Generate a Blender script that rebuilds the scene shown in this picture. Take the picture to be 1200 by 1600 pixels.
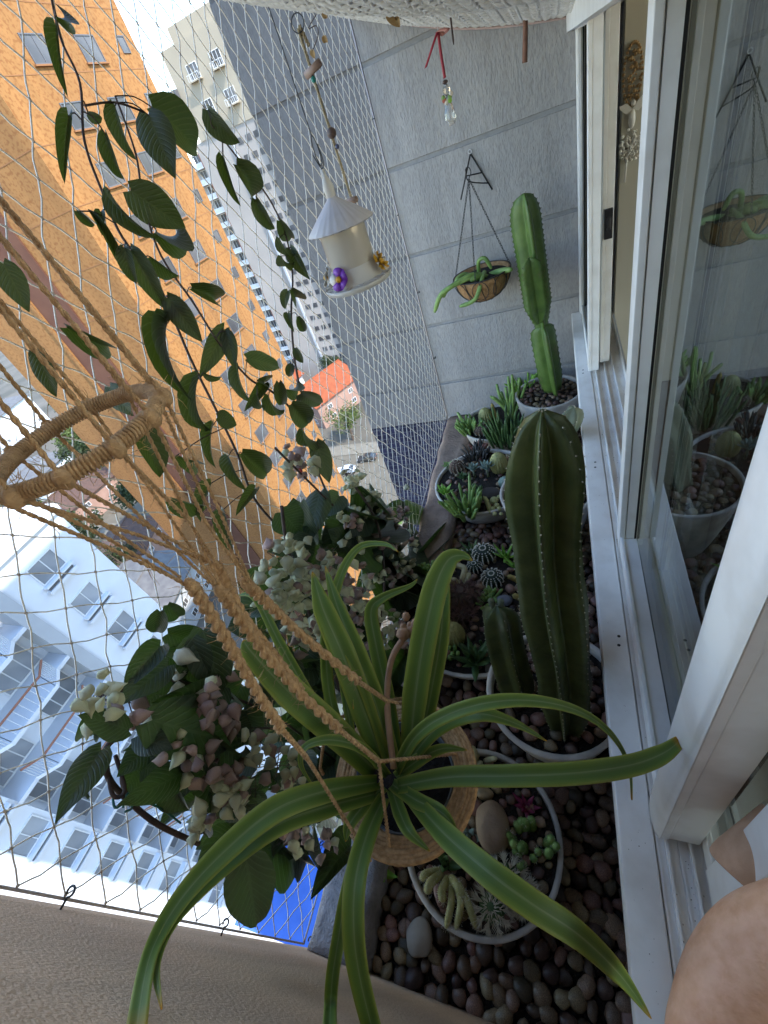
import bpy, bmesh, math, random
from mathutils import Vector, Matrix, noise
random.seed(11)
sc = bpy.context.scene
for o in list(bpy.data.objects): bpy.data.objects.remove(o)
COL = sc.collection
R = math.radians

# ------------------------------------------------------------------ camera
ROT = Matrix(((0.92131000, 0.04073044, 0.38668968), (0.24751270, 0.70555109, -0.66402946), (-0.29987553, 0.70748759, 0.63994997)))
FPX = 684.66                                   # focal length in photograph pixels (1200 x 1600)
cd = bpy.data.cameras.new('camera'); cam = bpy.data.objects.new('camera', cd); COL.objects.link(cam)
cd.sensor_fit = 'VERTICAL'; cd.sensor_height = 24.0; cd.sensor_width = 18.0
cd.lens = 24.0 * FPX / 1600.0
cd.clip_start = 0.01; cd.clip_end = 3000
cam.matrix_world = ROT.to_4x4()
sc.camera = cam

# ------------------------------------------------------------------ light
SUN_EL, SUN_AZ = R(47), R(110)                  # azimuth clockwise from +Y
sun_dir = Vector((math.sin(SUN_AZ) * math.cos(SUN_EL), math.cos(SUN_AZ) * math.cos(SUN_EL), math.sin(SUN_EL)))
w = bpy.data.worlds.new('World'); sc.world = w; w.use_nodes = True
nt = w.node_tree; nt.nodes.clear()
sky = nt.nodes.new('ShaderNodeTexSky'); sky.sky_type = 'NISHITA'; sky.sun_disc = False
sky.sun_elevation = SUN_EL; sky.sun_rotation = SUN_AZ; sky.altitude = 100; sky.air_density = 1.25; sky.dust_density = 0.0; sky.ozone_density = 2.5
bg = nt.nodes.new('ShaderNodeBackground'); bg.inputs['Strength'].default_value = 0.15
wo = nt.nodes.new('ShaderNodeOutputWorld')
nt.links.new(sky.outputs[0], bg.inputs[0]); nt.links.new(bg.outputs[0], wo.inputs[0])
sl = bpy.data.lights.new('sun', 'SUN'); sl.energy = 2.0; sl.angle = R(0.53); sl.color = (1.0, 0.93, 0.82)
so = bpy.data.objects.new('sun', sl); COL.objects.link(so); so.rotation_euler = sun_dir.to_track_quat('Z', 'Y').to_euler()
so.location = (60, 5, 60)
vs = sc.view_settings; vs.view_transform = 'Standard'; vs.look = 'None'; vs.gamma = 1.0; vs.use_curve_mapping = False
vs.exposure = 2.42
sc.cycles.max_bounces = 10; sc.cycles.diffuse_bounces = 5; sc.cycles.transparent_max_bounces = 24; sc.cycles.glossy_bounces = 5
sc.cycles.transmission_bounces = 8
sc.cycles.caustics_reflective = False; sc.cycles.caustics_refractive = False
sc.cycles.sample_clamp_indirect = 6

# ------------------------------------------------------------------ helpers
def ray(px, py):
    return (ROT @ Vector((px - 600.0, 800.0 - py, -FPX))).normalized()
def at(px, py, ax, val):                       # world point seen at a photograph pixel, on the plane axis = val
    v = ray(px, py); return v * (val / v[ax])
def atd(px, py, d): return ray(px, py) * d
def depth(p): return -(ROT.transposed() @ p).z
def U(a, b): return random.uniform(a, b)

MATS = {}
def N(nt_, t, **kw):
    n = nt_.nodes.new(t)
    for k, v in kw.items():
        if k in n.inputs: n.inputs[k].default_value = v
        else: setattr(n, k, v)
    return n
def mat(name, c1, c2=None, rough=0.7, scale=20.0, detail=4.0, bump=0.0, bscale=None, spec=0.4, metal=0.0, stretch=None, rnd=0.0, trans=0.0, sub=None, coat=0.0, mid=(0.35, 0.65), bdist=0.01):
    if name in MATS: return MATS[name]
    m = bpy.data.materials.new(name); m.use_nodes = True; t = m.node_tree; L = t.links
    b = t.nodes['Principled BSDF']; out = t.nodes['Material Output']
    b.inputs['Roughness'].default_value = rough; b.inputs['Specular IOR Level'].default_value = spec; b.inputs['Metallic'].default_value = metal
    if coat: b.inputs['Coat Weight'].default_value = coat
    tc = N(t, 'ShaderNodeTexCoord'); vec = tc.outputs['Object']
    if stretch:
        mp = N(t, 'ShaderNodeMapping'); mp.inputs['Scale'].default_value = stretch; L.new(vec, mp.inputs[0]); vec = mp.outputs[0]
    c2 = c2 or tuple(x * 0.75 for x in c1)
    no = N(t, 'ShaderNodeTexNoise', Scale=scale, Detail=detail); L.new(vec, no.inputs['Vector'])
    rp = N(t, 'ShaderNodeValToRGB'); rp.color_ramp.elements[0].position = mid[0]; rp.color_ramp.elements[1].position = mid[1]
    rp.color_ramp.elements[0].color = (*c1, 1); rp.color_ramp.elements[1].color = (*c2, 1); L.new(no.outputs['Fac'], rp.inputs[0])
    col = rp.outputs[0]
    if rnd:
        oi = N(t, 'ShaderNodeObjectInfo'); ge = N(t, 'ShaderNodeNewGeometry')
        ad = N(t, 'ShaderNodeMath', operation='ADD'); L.new(oi.outputs['Random'], ad.inputs[0]); L.new(ge.outputs['Random Per Island'], ad.inputs[1])
        fr = N(t, 'ShaderNodeMath', operation='FRACT'); L.new(ad.outputs[0], fr.inputs[0])
        mr = N(t, 'ShaderNodeMapRange'); mr.inputs['To Min'].default_value = 1 - rnd; mr.inputs['To Max'].default_value = 1 + rnd; L.new(fr.outputs[0], mr.inputs[0])
        hs = N(t, 'ShaderNodeHueSaturation'); L.new(col, hs.inputs['Color']); L.new(mr.outputs[0], hs.inputs['Value'])
        mh = N(t, 'ShaderNodeMapRange'); mh.inputs['To Min'].default_value = 0.5 - rnd * 0.05; mh.inputs['To Max'].default_value = 0.5 + rnd * 0.05
        fm = N(t, 'ShaderNodeMath', operation='MULTIPLY'); fm.inputs[1].default_value = 7.31; L.new(fr.outputs[0], fm.inputs[0])
        f2 = N(t, 'ShaderNodeMath', operation='FRACT'); L.new(fm.outputs[0], f2.inputs[0]); L.new(f2.outputs[0], mh.inputs[0]); L.new(mh.outputs[0], hs.inputs['Hue'])
        col = hs.outputs[0]
    L.new(col, b.inputs['Base Color'])
    if bump:
        nb = N(t, 'ShaderNodeTexNoise', Scale=bscale or scale * 3, Detail=5.0); L.new(vec, nb.inputs['Vector'])
        bp = N(t, 'ShaderNodeBump', Strength=bump, Distance=bdist); L.new(nb.outputs['Fac'], bp.inputs['Height']); L.new(bp.outputs[0], b.inputs['Normal'])
    if trans:
        tr = N(t, 'ShaderNodeBsdfTranslucent'); L.new(col, tr.inputs['Color'])
        mx = N(t, 'ShaderNodeMixShader'); mx.inputs[0].default_value = trans
        L.new(b.outputs[0], mx.inputs[1]); L.new(tr.outputs[0], mx.inputs[2]); L.new(mx.outputs[0], out.inputs['Surface'])
    MATS[name] = m; return m

def leaf_mat(name, dark, lite, trans=0.35, trc=None, veins=True, rough=0.45, rnd=0.25, freq=34.0):
    """leaf with midrib and slanted side veins drawn in the leaf's own UV"""
    m = bpy.data.materials.new(name); m.use_nodes = True; t = m.node_tree; L = t.links
    b = t.nodes['Principled BSDF']; out = t.nodes['Material Output']; b.inputs['Roughness'].default_value = rough
    uv = N(t, 'ShaderNodeUVMap'); sx = N(t, 'ShaderNodeSeparateXYZ'); L.new(uv.outputs[0], sx.inputs[0])
    def M(op, a, b_=None):
        n = N(t, 'ShaderNodeMath', operation=op)
        for i, x in enumerate((a, b_)):
            if x is None: continue
            if isinstance(x, (int, float)): n.inputs[i].default_value = x
            else: L.new(x, n.inputs[i])
        return n.outputs[0]
    au = M('MULTIPLY', M('ABSOLUTE', M('SUBTRACT', sx.outputs[0], 0.5)), 2.0)
    ph = M('MULTIPLY', M('SUBTRACT', sx.outputs[1], M('MULTIPLY', au, 0.28)), freq)
    vein = M('POWER', M('ABSOLUTE', M('COSINE', ph)), 14.0)
    rib = M('LESS_THAN', au, 0.05)
    vn = M('MULTIPLY', M('MAXIMUM', vein, rib), 0.55 if veins else 0.0)
    no = N(t, 'ShaderNodeTexNoise', Scale=18.0, Detail=3.0); tc = N(t, 'ShaderNodeTexCoord'); L.new(tc.outputs['Object'], no.inputs['Vector'])
    rp = N(t, 'ShaderNodeMixRGB'); rp.inputs[1].default_value = (*dark, 1); rp.inputs[2].default_value = (*lite, 1)
    L.new(M('MULTIPLY', no.outputs['Fac'], 0.8), rp.inputs[0])
    r2 = N(t, 'ShaderNodeMixRGB'); L.new(vn, r2.inputs[0]); L.new(rp.outputs[0], r2.inputs[1]); r2.inputs[2].default_value = (lite[0] * 1.5, lite[1] * 1.4, lite[2] * 1.5, 1)
    oi = N(t, 'ShaderNodeObjectInfo'); mr = N(t, 'ShaderNodeMapRange'); mr.inputs['To Min'].default_value = 1 - rnd; mr.inputs['To Max'].default_value = 1 + rnd
    L.new(oi.outputs['Random'], mr.inputs[0]); hs = N(t, 'ShaderNodeHueSaturation'); L.new(r2.outputs[0], hs.inputs['Color']); L.new(mr.outputs[0], hs.inputs['Value'])
    L.new(hs.outputs[0], b.inputs['Base Color'])
    bp = N(t, 'ShaderNodeBump', Strength=0.7, Distance=0.002); bp.invert = True; L.new(vn, bp.inputs['Height']); L.new(bp.outputs[0], b.inputs['Normal'])
    tr = N(t, 'ShaderNodeBsdfTranslucent'); tr.inputs['Color'].default_value = (*(trc or tuple(x * 1.6 for x in lite)), 1)
    mx = N(t, 'ShaderNodeMixShader'); mx.inputs[0].default_value = trans
    L.new(b.outputs[0], mx.inputs[1]); L.new(tr.outputs[0], mx.inputs[2]); L.new(mx.outputs[0], out.inputs['Surface'])
    MATS[name] = m; return m

class MB:
    def __init__(s): s.v = []; s.f = []; s.uv = {}
    def add(s, vs, fs):
        n = len(s.v); s.v += [Vector(v) for v in vs]; s.f += [tuple(i + n for i in f) for f in fs]; return n
    def box(s, lo, hi, M=None):
        x0, y0, z0 = lo; x1, y1, z1 = hi
        vs = [Vector(p) for p in ((x0,y0,z0),(x1,y0,z0),(x1,y1,z0),(x0,y1,z0),(x0,y0,z1),(x1,y0,z1),(x1,y1,z1),(x0,y1,z1))]
        if M: vs = [M @ v for v in vs]
        s.add(vs, [(3,2,1,0),(4,5,6,7),(0,1,5,4),(1,2,6,5),(2,3,7,6),(3,0,4,7)]); return s
    def tube(s, pts, r, n=6, caps=True, closed=False):
        pts = [Vector(p) for p in pts]; k = len(pts); rs = r if isinstance(r, (list, tuple)) else [r] * k
        ref = None; base = len(s.v)
        for i, p in enumerate(pts):
            a = pts[(i - 1) % k] if (closed or i > 0) else p; b = pts[(i + 1) % k] if (closed or i < k - 1) else p
            t = (b - a); t = t.normalized() if t.length > 1e-9 else Vector((0, 0, 1))
            if ref is None:
                ref = t.orthogonal().normalized()
            ref = (ref - t * ref.dot(t)); ref = ref.normalized() if ref.length > 1e-6 else t.orthogonal().normalized()
            bi = t.cross(ref)
            for j in range(n):
                an = 2 * math.pi * j / n; s.v.append(p + (ref * math.cos(an) + bi * math.sin(an)) * rs[i])
        m = k if closed else k - 1
        for i in range(m):
            for j in range(n):
                a = base + i * n + j; b = base + i * n + (j + 1) % n; c = base + ((i + 1) % k) * n + (j + 1) % n; d = base + ((i + 1) % k) * n + j
                s.f.append((a, b, c, d))
        if caps and not closed:
            s.f.append(tuple(base + j for j in range(n))[::-1]); s.f.append(tuple(base + (k - 1) * n + j for j in range(n)))
        return s
    def lathe(s, prof, n=32, c=(0, 0, 0), M=None, cap0=False, cap1=False, wob=None):
        base = len(s.v); c = Vector(c)
        for (r, z) in prof:
            for j in range(n):
                an = 2 * math.pi * j / n; rr = r * (wob(an, z) if wob else 1)
                p = Vector((rr * math.cos(an), rr * math.sin(an), z))
                s.v.append((M @ p) if M else (p + c))
        for i in range(len(prof) - 1):
            for j in range(n):
                s.f.append((base + i*n + j, base + i*n + (j+1) % n, base + (i+1)*n + (j+1) % n, base + (i+1)*n + j))
        if cap0: s.f.append(tuple(base + j for j in range(n))[::-1])
        if cap1: s.f.append(tuple(base + (len(prof)-1)*n + j for j in range(n)))
        return s
    def ball(s, c, r, seg=10, rings=6, sc_=(1, 1, 1), M=None):
        prof = [(max(1e-4, math.sin(math.pi * i / rings)), -math.cos(math.pi * i / rings)) for i in range(rings + 1)]
        base = len(s.v); s.lathe(prof, seg)
        for i in range(base, len(s.v)):
            p = s.v[i]; p = Vector((p.x * r * sc_[0], p.y * r * sc_[1], p.z * r * sc_[2]))
            if M: p = M @ p
            s.v[i] = p + Vector(c)
        return s
    def mesh(s, name, smooth=False):
        me = bpy.data.meshes.new(name); me.from_pydata([tuple(v) for v in s.v], [], s.f); me.validate()
        if s.uv:
            ul = me.uv_layers.new(name='UVMap')
            for li, lp in enumerate(me.loops): ul.data[li].uv = s.uv.get(lp.vertex_index, (0, 0))
        if smooth:
            for p in me.polygons: p.use_smooth = True
        return me
    def build(s, name, m, parent=None, smooth=False):
        return link(name, s.mesh(name, smooth), m, parent)

def link(name, me, m, parent=None, kind=None):
    if m is not None and not me.materials: me.materials.append(m)
    o = bpy.data.objects.new(name, me); COL.objects.link(o); adopt(o, parent)
    return o
def adopt(o, parent):
    if parent is not None:
        o.parent = parent
        if parent.type == 'EMPTY': o.matrix_parent_inverse = Matrix.Translation(-parent.location)
def bev(o, wd=0.003, seg=2):
    b = o.modifiers.new('bevel', 'BEVEL'); b.width = wd; b.segments = seg; b.limit_method = 'ANGLE'; b.angle_limit = R(40); return o
def thing(name, loc, label, cat, group=None):
    o = bpy.data.objects.new(name, None); o.empty_display_size = 0.05; COL.objects.link(o); o.location = Vector(loc)
    return tag(o, label, cat, group)
def tag(o, label=None, cat=None, group=None, kind=None):
    if label: o['label'] = label
    if cat: o['category'] = cat
    if group: o['group'] = group
    if kind: o['kind'] = kind
    return o
def structure(o): o['kind'] = 'structure'; return o
def crom(pts, k=6):
    pts = [Vector(p) for p in pts]; out = []
    n = len(pts)
    for i in range(n - 1):
        p0 = pts[max(0, i-1)]; p1 = pts[i]; p2 = pts[i+1]; p3 = pts[min(n-1, i+2)]
        for j in range(k):
            t = j / k
            out.append(0.5 * ((2*p1) + (p2-p0)*t + (2*p0-5*p1+4*p2-p3)*t*t + (3*p1-p0-3*p2+p3)*t**3))
    out.append(pts[-1]); return out
def lerp(a, b, t): return a + (b - a) * t

# ------------------------------------------------------------------ shared materials
m_grey = None
def wall_mat(name, c1, c2, stre, bs, bstr, bd):
    m = bpy.data.materials.new(name); m.use_nodes = True; t = m.node_tree; L = t.links; b = t.nodes['Principled BSDF']
    b.inputs['Roughness'].default_value = 0.9; b.inputs['Specular IOR Level'].default_value = 0.2
    tc = N(t, 'ShaderNodeTexCoord'); mp = N(t, 'ShaderNodeMapping'); mp.inputs['Scale'].default_value = stre; L.new(tc.outputs['Object'], mp.inputs[0])
    n1 = N(t, 'ShaderNodeTexNoise', Scale=bs, Detail=3.0, Roughness=0.6); L.new(mp.outputs[0], n1.inputs['Vector'])
    n2 = N(t, 'ShaderNodeTexNoise', Scale=3.0, Detail=9.0, Roughness=.65); L.new(tc.outputs['Object'], n2.inputs['Vector'])
    r = N(t, 'ShaderNodeMixRGB'); r.inputs[1].default_value = (*c1, 1); r.inputs[2].default_value = (*c2, 1); L.new(n2.outputs['Fac'], r.inputs[0])
    r2 = N(t, 'ShaderNodeMixRGB', blend_type='MULTIPLY'); r2.inputs[0].default_value = 0.35; L.new(r.outputs[0], r2.inputs[1]); 
    rp = N(t, 'ShaderNodeValToRGB'); rp.color_ramp.elements[0].position = 0.35; rp.color_ramp.elements[0].color = (0.55, 0.55, 0.55, 1); rp.color_ramp.elements[1].position = 0.55
    L.new(n1.outputs['Fac'], rp.inputs[0]); L.new(rp.outputs[0], r2.inputs[2])
    m3 = N(t, 'ShaderNodeMapping'); m3.inputs['Scale'].default_value = (9, 9, .9); L.new(tc.outputs['Object'], m3.inputs[0]); n3 = N(t, 'ShaderNodeTexNoise', Scale=1.0, Detail=8.0, Roughness=.6); L.new(m3.outputs[0], n3.inputs['Vector'])
    s3 = N(t, 'ShaderNodeMapRange'); s3.inputs['From Min'].default_value = .42; s3.inputs['From Max'].default_value = .70; s3.inputs['To Min'].default_value = 1.05; s3.inputs['To Max'].default_value = .80; L.new(n3.outputs['Fac'], s3.inputs[0])
    h3 = N(t, 'ShaderNodeHueSaturation'); L.new(r2.outputs[0], h3.inputs['Color']); L.new(s3.outputs[0], h3.inputs['Value']); L.new(h3.outputs[0], b.inputs['Base Color'])
    bp = N(t, 'ShaderNodeBump', Strength=bstr, Distance=bd); L.new(n1.outputs['Fac'], bp.inputs['Height']); L.new(bp.outputs[0], b.inputs['Normal'])
    MATS[name] = m; return m
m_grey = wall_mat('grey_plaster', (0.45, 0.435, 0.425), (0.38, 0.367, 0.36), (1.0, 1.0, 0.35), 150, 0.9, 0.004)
m_grey2 = wall_mat('outer_grey_plaster', (0.205, 0.20, 0.205), (0.17, 0.166, 0.17), (1.0, 1.0, 0.35), 150, 0.9, 0.004)  # grey plaster in a darker tone, for the panels outside the net line
m_groove2 = mat('outer_groove_plaster', (0.155, 0.15, 0.153), (0.125, 0.122, 0.125), rough=0.9, scale=40)  # groove tone darkened to go with the outer panels
m_groove = mat('groove_plaster', (0.36, 0.36, 0.365), (0.30, 0.30, 0.305), rough=0.9, scale=40)
m_tan = wall_mat('tan_stucco', (0.72, 0.53, 0.39), (0.55, 0.40, 0.285), (1, 1, 1), 190, 1.0, 0.004)
m_conc = mat('parapet_concrete', (0.30, 0.215, 0.165), (0.17, 0.12, 0.095), rough=0.95, scale=9, bump=0.8, bscale=70, bdist=0.008)
m_conc2 = mat('parapet_rough_grey', (0.33, 0.31, 0.31), (0.20, 0.185, 0.185), rough=0.95, scale=25, bump=1.0, bscale=160, bdist=0.006)
m_soil = mat('soil', (0.03, 0.022, 0.017), (0.012, 0.009, 0.007), rough=1, scale=80, bump=1, bscale=200, bdist=0.01)
m_alu = mat('white_aluminium', (0.84, 0.83, 0.81), (0.70, 0.675, 0.64), rough=0.34, scale=16, detail=8, mid=(.45, .8), spec=0.5)
m_black = mat('black_rubber', (0.015, 0.015, 0.018), (0.01, 0.01, 0.012), rough=0.5)
m_white = mat('white_paint', (0.78, 0.77, 0.75), (0.72, 0.71, 0.69), rough=0.8, scale=3)
m_pot = mat('cement_white', (0.58, 0.54, 0.49), (0.36, 0.33, 0.295), rough=0.85, scale=14, bump=0.4, bscale=60, bdist=0.003, rnd=0.08)
m_pebble = mat('pebble', (0.22, 0.14, 0.092), (0.09, 0.055, 0.036), rough=0.42, scale=26, bump=0.15, bscale=90, rnd=0.75, spec=0.45)
m_jute = mat('jute', (0.56, 0.36, 0.19), (0.36, 0.215, 0.105), rough=0.95, scale=160, bump=0.9, bscale=420, bdist=0.002)
m_cord = mat('net_cord', (0.84, 0.78, 0.68), (0.74, 0.67, 0.58), rough=0.8, scale=300)
m_stem = mat('vine_stem', (0.075, 0.045, 0.035), (0.04, 0.025, 0.02), rough=0.7, scale=60)
m_iron = mat('black_iron', (0.02, 0.02, 0.022), (0.03, 0.03, 0.032), rough=0.5)
m_spine = mat('pale_spine', (0.62, 0.58, 0.48), (0.5, 0.45, 0.35), rough=0.6)
m_dspine = mat('brown_spine', (0.19, 0.10, 0.085), (0.12, 0.06, 0.05), rough=0.6)
def cactus_mat(name, a, b_, rough=0.45):
    m = mat(name, a, b_, rough=rough, scale=22, bump=0.3, bscale=90, bdist=0.003)
    t = m.node_tree; pb_ = t.nodes['Principled BSDF']; src = pb_.inputs['Base Color'].links[0].from_socket     # corky scars and bloom
    tc_ = N(t, 'ShaderNodeTexCoord'); n_ = N(t, 'ShaderNodeTexNoise', Scale=11.0, Detail=7.0, Roughness=.7); t.links.new(tc_.outputs['Object'], n_.inputs['Vector'])
    r_ = N(t, 'ShaderNodeMapRange'); r_.inputs['From Min'].default_value = .58; r_.inputs['From Max'].default_value = .72; r_.inputs['To Max'].default_value = .75; t.links.new(n_.outputs['Fac'], r_.inputs[0])
    x_ = N(t, 'ShaderNodeMixRGB'); t.links.new(r_.outputs[0], x_.inputs[0]); t.links.new(src, x_.inputs[1]); x_.inputs[2].default_value = (.16, .14, .075, 1); t.links.new(x_.outputs[0], pb_.inputs['Base Color'])
    return m

# ------------------------------------------------------------------ ground and far setting
GZ = -52.0
m_ground = mat('city_ground', (0.115, 0.10, 0.08), (0.06, 0.055, 0.042), rough=0.95, scale=0.05, detail=8)
MB().add([(-900, -500, GZ), (500, -500, GZ), (500, 900, GZ), (-900, 900, GZ)], [(0, 1, 2, 3)])
g = MB(); g.add([(-1500, -1200, GZ), (1200, -1200, GZ), (1200, 2200, GZ), (-1500, 2200, GZ)], [(0, 1, 2, 3)]); structure(g.build('ground', m_ground))
m_asph = mat('asphalt', (0.115, 0.10, 0.075), (0.09, 0.08, 0.06), rough=0.9, scale=0.8, detail=6)
m_walk = mat('pavement', (0.16, 0.145, 0.115), (0.13, 0.115, 0.09), rough=0.9, scale=1.2, detail=6)
m_grass = mat('lawn', (0.10, 0.15, 0.035), (0.06, 0.10, 0.02), rough=0.95, scale=1.5, detail=6, bump=0.6, bdist=0.1)
# street beyond the orange tower: runs roughly along X, cars parked at both kerbs
def slab(name, m, pts, z0, z1):
    b = MB(); n = len(pts); vs = [(x, y, z0) for x, y in pts] + [(x, y, z1) for x, y in pts]
    b.add(vs, [tuple(range(n, 2*n))] + [(i, (i+1) % n, n + (i+1) % n, n + i) for i in range(n)]); return structure(b.build(name, m))
slab('road', m_asph, [(-120, 54), (40, 54), (40, 73), (-120, 73)], GZ - 0.1, GZ + 0.02)
slab('pavement', m_walk, [(-120, 73), (40, 73), (40, 77), (-120, 77)], GZ - 0.1, GZ + 0.15)
slab('pavement', m_walk, [(-120, 50), (40, 50), (40, 54), (-120, 54)], GZ - 0.1, GZ + 0.15)
slab('lawn', m_grass, [(-38, 50.5), (-27, 50.5), (-27, 53.5), (-38, 53.5)], GZ + 0.1, GZ + 0.2)
slab('lawn', m_grass, [(-60, 40), (-27, 40), (-27, 49.8), (-60, 49.8)], GZ - 0.1, GZ + 0.1)
slab('courtyard', mat('courtyard_paving', (0.5, 0.42, 0.25), (0.42, 0.34, 0.2), rough=0.9, scale=0.6), [(-60, -40), (-3, -40), (-3, 22), (-60, 22)], GZ - 0.1, GZ + 0.03)

# ------------------------------------------------------------------ far windows (shared meshes)
m_frame_d = mat('dark_window_frame', (0.10, 0.10, 0.11), (0.07, 0.07, 0.08), rough=0.5)
m_frame_w = mat('white_window_frame', (0.6, 0.61, 0.62), (0.52, 0.53, 0.54), rough=0.5)
m_pane = mat('far_pane', (0.085, 0.085, 0.09), (0.05, 0.05, 0.055), rough=0.3, scale=0.3, spec=0.25, rnd=0.35)
m_pane_l = mat('curtained_pane', (0.27, 0.28, 0.30), (0.19, 0.20, 0.22), rough=0.3, scale=0.5, spec=0.3, rnd=0.2)
def win_mesh(wd, ht, fr=0.07, dp=0.09, mull=1):
    b = MB(); a = wd / 2; h = ht / 2                       # faces +X, centred, back at x = 0
    b.box((-0.02, -a, -h), (dp, a, -h + fr)).box((-0.02, -a, h - fr), (dp, a, h))
    b.box((-0.02, -a, -h + fr), (dp, -a + fr, h - fr)).box((-0.02, a - fr, -h + fr), (dp, a, h - fr))
    for i in range(mull):
        y = -a + wd * (i + 1) / (mull + 1); b.box((-0.02, y - fr / 2.5, -h + fr), (dp * 0.8, y + fr / 2.5, h - fr))
    p = MB(); p.box((-0.02, -a + fr * 0.9, -h + fr * 0.9), (dp * 0.35, a - fr * 0.9, h - fr * 0.9))
    return b.mesh('window'), p.mesh('pane')
def put_win(meshes, loc, rot, parent, mf, mp):
    wm, pm = meshes
    if not wm.materials: wm.materials.append(mf)
    if not pm.materials: pm.materials.append(mp)
    o = bpy.data.objects.new('window', wm); COL.objects.link(o); adopt(o, parent); o.location = loc; o.rotation_euler = (0, 0, rot)
    q = bpy.data.objects.new('pane', pm); COL.objects.link(q); q.parent = o
    return o

# ------------------------------------------------------------------ orange tower
def speckle(name, c1, c2, sc_, pos):
    m = mat(name, c1, c2, rough=0.9, scale=sc_, detail=2, mid=pos)
    t = m.node_tree; pb_ = t.nodes['Principled BSDF']; src = pb_.inputs['Base Color'].links[0].from_socket     # rain streaks and weathering
    tc_ = N(t, 'ShaderNodeTexCoord'); mp_ = N(t, 'ShaderNodeMapping'); mp_.inputs['Scale'].default_value = (.9, .9, .05); t.links.new(tc_.outputs['Object'], mp_.inputs[0])
    n_ = N(t, 'ShaderNodeTexNoise', Scale=1.0, Detail=6.0); t.links.new(mp_.outputs[0], n_.inputs['Vector'])
    r_ = N(t, 'ShaderNodeMapRange'); r_.inputs['From Min'].default_value = .3; r_.inputs['From Max'].default_value = .75; r_.inputs['To Min'].default_value = .80; r_.inputs['To Max'].default_value = 1.12; t.links.new(n_.outputs['Fac'], r_.inputs[0])
    h_ = N(t, 'ShaderNodeHueSaturation'); t.links.new(src, h_.inputs['Color']); t.links.new(r_.outputs[0], h_.inputs['Value']); t.links.new(h_.outputs[0], pb_.inputs['Base Color']); return m
m_or = speckle('orange_texture_coat', (0.255, 0.122, 0.038), (0.195, 0.080, 0.021), 5.0, (0.50, 0.60))
m_br = mat('brown_render', (0.11, 0.045, 0.025), (0.09, 0.035, 0.02), rough=0.9, scale=1)
m_line = mat('expansion_joint', (0.22, 0.10, 0.04), (0.2, 0.09, 0.035), rough=0.9)
D = -26.0
ob = thing('apartment_tower', (D - 8, 31, GZ), 'tall orange speckled apartment tower behind the netting with rows of dark windows', 'building')
b = MB(); b.box((-42, 25.2, GZ), (D, 38.3, 18)); b.build('wall', m_or, ob)
b = MB(); b.box((-34.6, 25.08, GZ), (-31.6, 25.4, 18)); b.build('brown_strip', m_br, ob)
b = MB(); b.box((-34.95, 24.95, GZ), (-34.6, 25.4, 18)); b.build('pilaster', m_or, ob)
b = MB()
for k in range(24):
    z = 9.2 - 2.87 * k + 1.0
    b.box((D - 0.1, 25.22, z), (D + 0.015, 38.28, z + 0.05)); b.box((-31.55, 25.185, z), (-26.02, 25.3, z + 0.05))
for y in (31.6, 35.3): b.box((D - 0.1, y, GZ), (D + 0.012, y + 0.04, 17.9))
b.build('joint_lines', m_line, ob)
wA = win_mesh(1.7, 1.25, 0.06, 0.06); wB = win_mesh(0.75, 0.85, 0.06, 0.06, 0)
osill = MB().box((-0.02, -0.98, -0.08), (0.14, 0.98, 0)).mesh('sill'); osill.materials.append(m_line)
for k in range(21):
    z = 8.35 - 2.87 * k
    for y in (29.5, 33.6):
        put_win(wA, (D, y, z), 0, ob, m_frame_d, m_pane); o = bpy.data.objects.new('sill', osill); COL.objects.link(o); adopt(o, ob); o.location = (D, y, z - .63)
    put_win(wB, (D, 37.0, z + 0.2), 0, ob, m_frame_d, m_pane)

# ------------------------------------------------------------------ white block below left
m_wb = mat('white_render', (0.58, 0.605, 0.65), (0.53, 0.55, 0.59), rough=0.85, scale=0.6)
m_wg = mat('pale_grey_render', (0.36, 0.38, 0.41), (0.32, 0.335, 0.36), rough=0.85, scale=0.6)
m_rail = mat('brown_handrail', (0.28, 0.12, 0.07), (0.2, 0.08, 0.05), rough=0.6)
wb = thing('apartment_block', (-33, 3, GZ), 'white apartment block with brown balcony rails, seen through the net at lower left', 'building')
b = MB(); b.box((-46, 6.9, GZ), (D, 11.6, -10)); b.box((-46, -16, GZ), (D, -0.2, -10)); b.box((-46, -0.2, GZ), (D - 1.6, 6.9, -10)); b.build('wall', m_wb, wb)
b = MB(); b.box((D - 1.55, 6.2, GZ), (D + 0.12, 6.895, -10.4)); b.build('pilaster', m_wg, wb)
b = MB(); b.box((-46.2, -16.2, -10), (D + 0.25, 11.8, -9.6)); b.build('roof_coping', m_wb, wb)
wC = win_mesh(1.65, 1.25, 0.06, 0.07, 1); wD = win_mesh(2.2, 2.1, 0.07, 0.06, 2)
sillm = MB(); sillm.box((-0.02, -0.95, -0.10), (0.34, 0.95, 0.0)); sillm.box((-0.02, -0.95, -0.52), (0.26, 0.95, -0.34)); sm_ = sillm.mesh('sill')
slotm = MB(); slotm.box((-0.02, -0.85, -0.34), (0.16, 0.85, -0.10)); sm2 = slotm.mesh('slot_shade')  # solid dark box painting in the shade between the two ledges
sm_.materials.append(m_wb); sm2.materials.append(m_frame_d)
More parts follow.
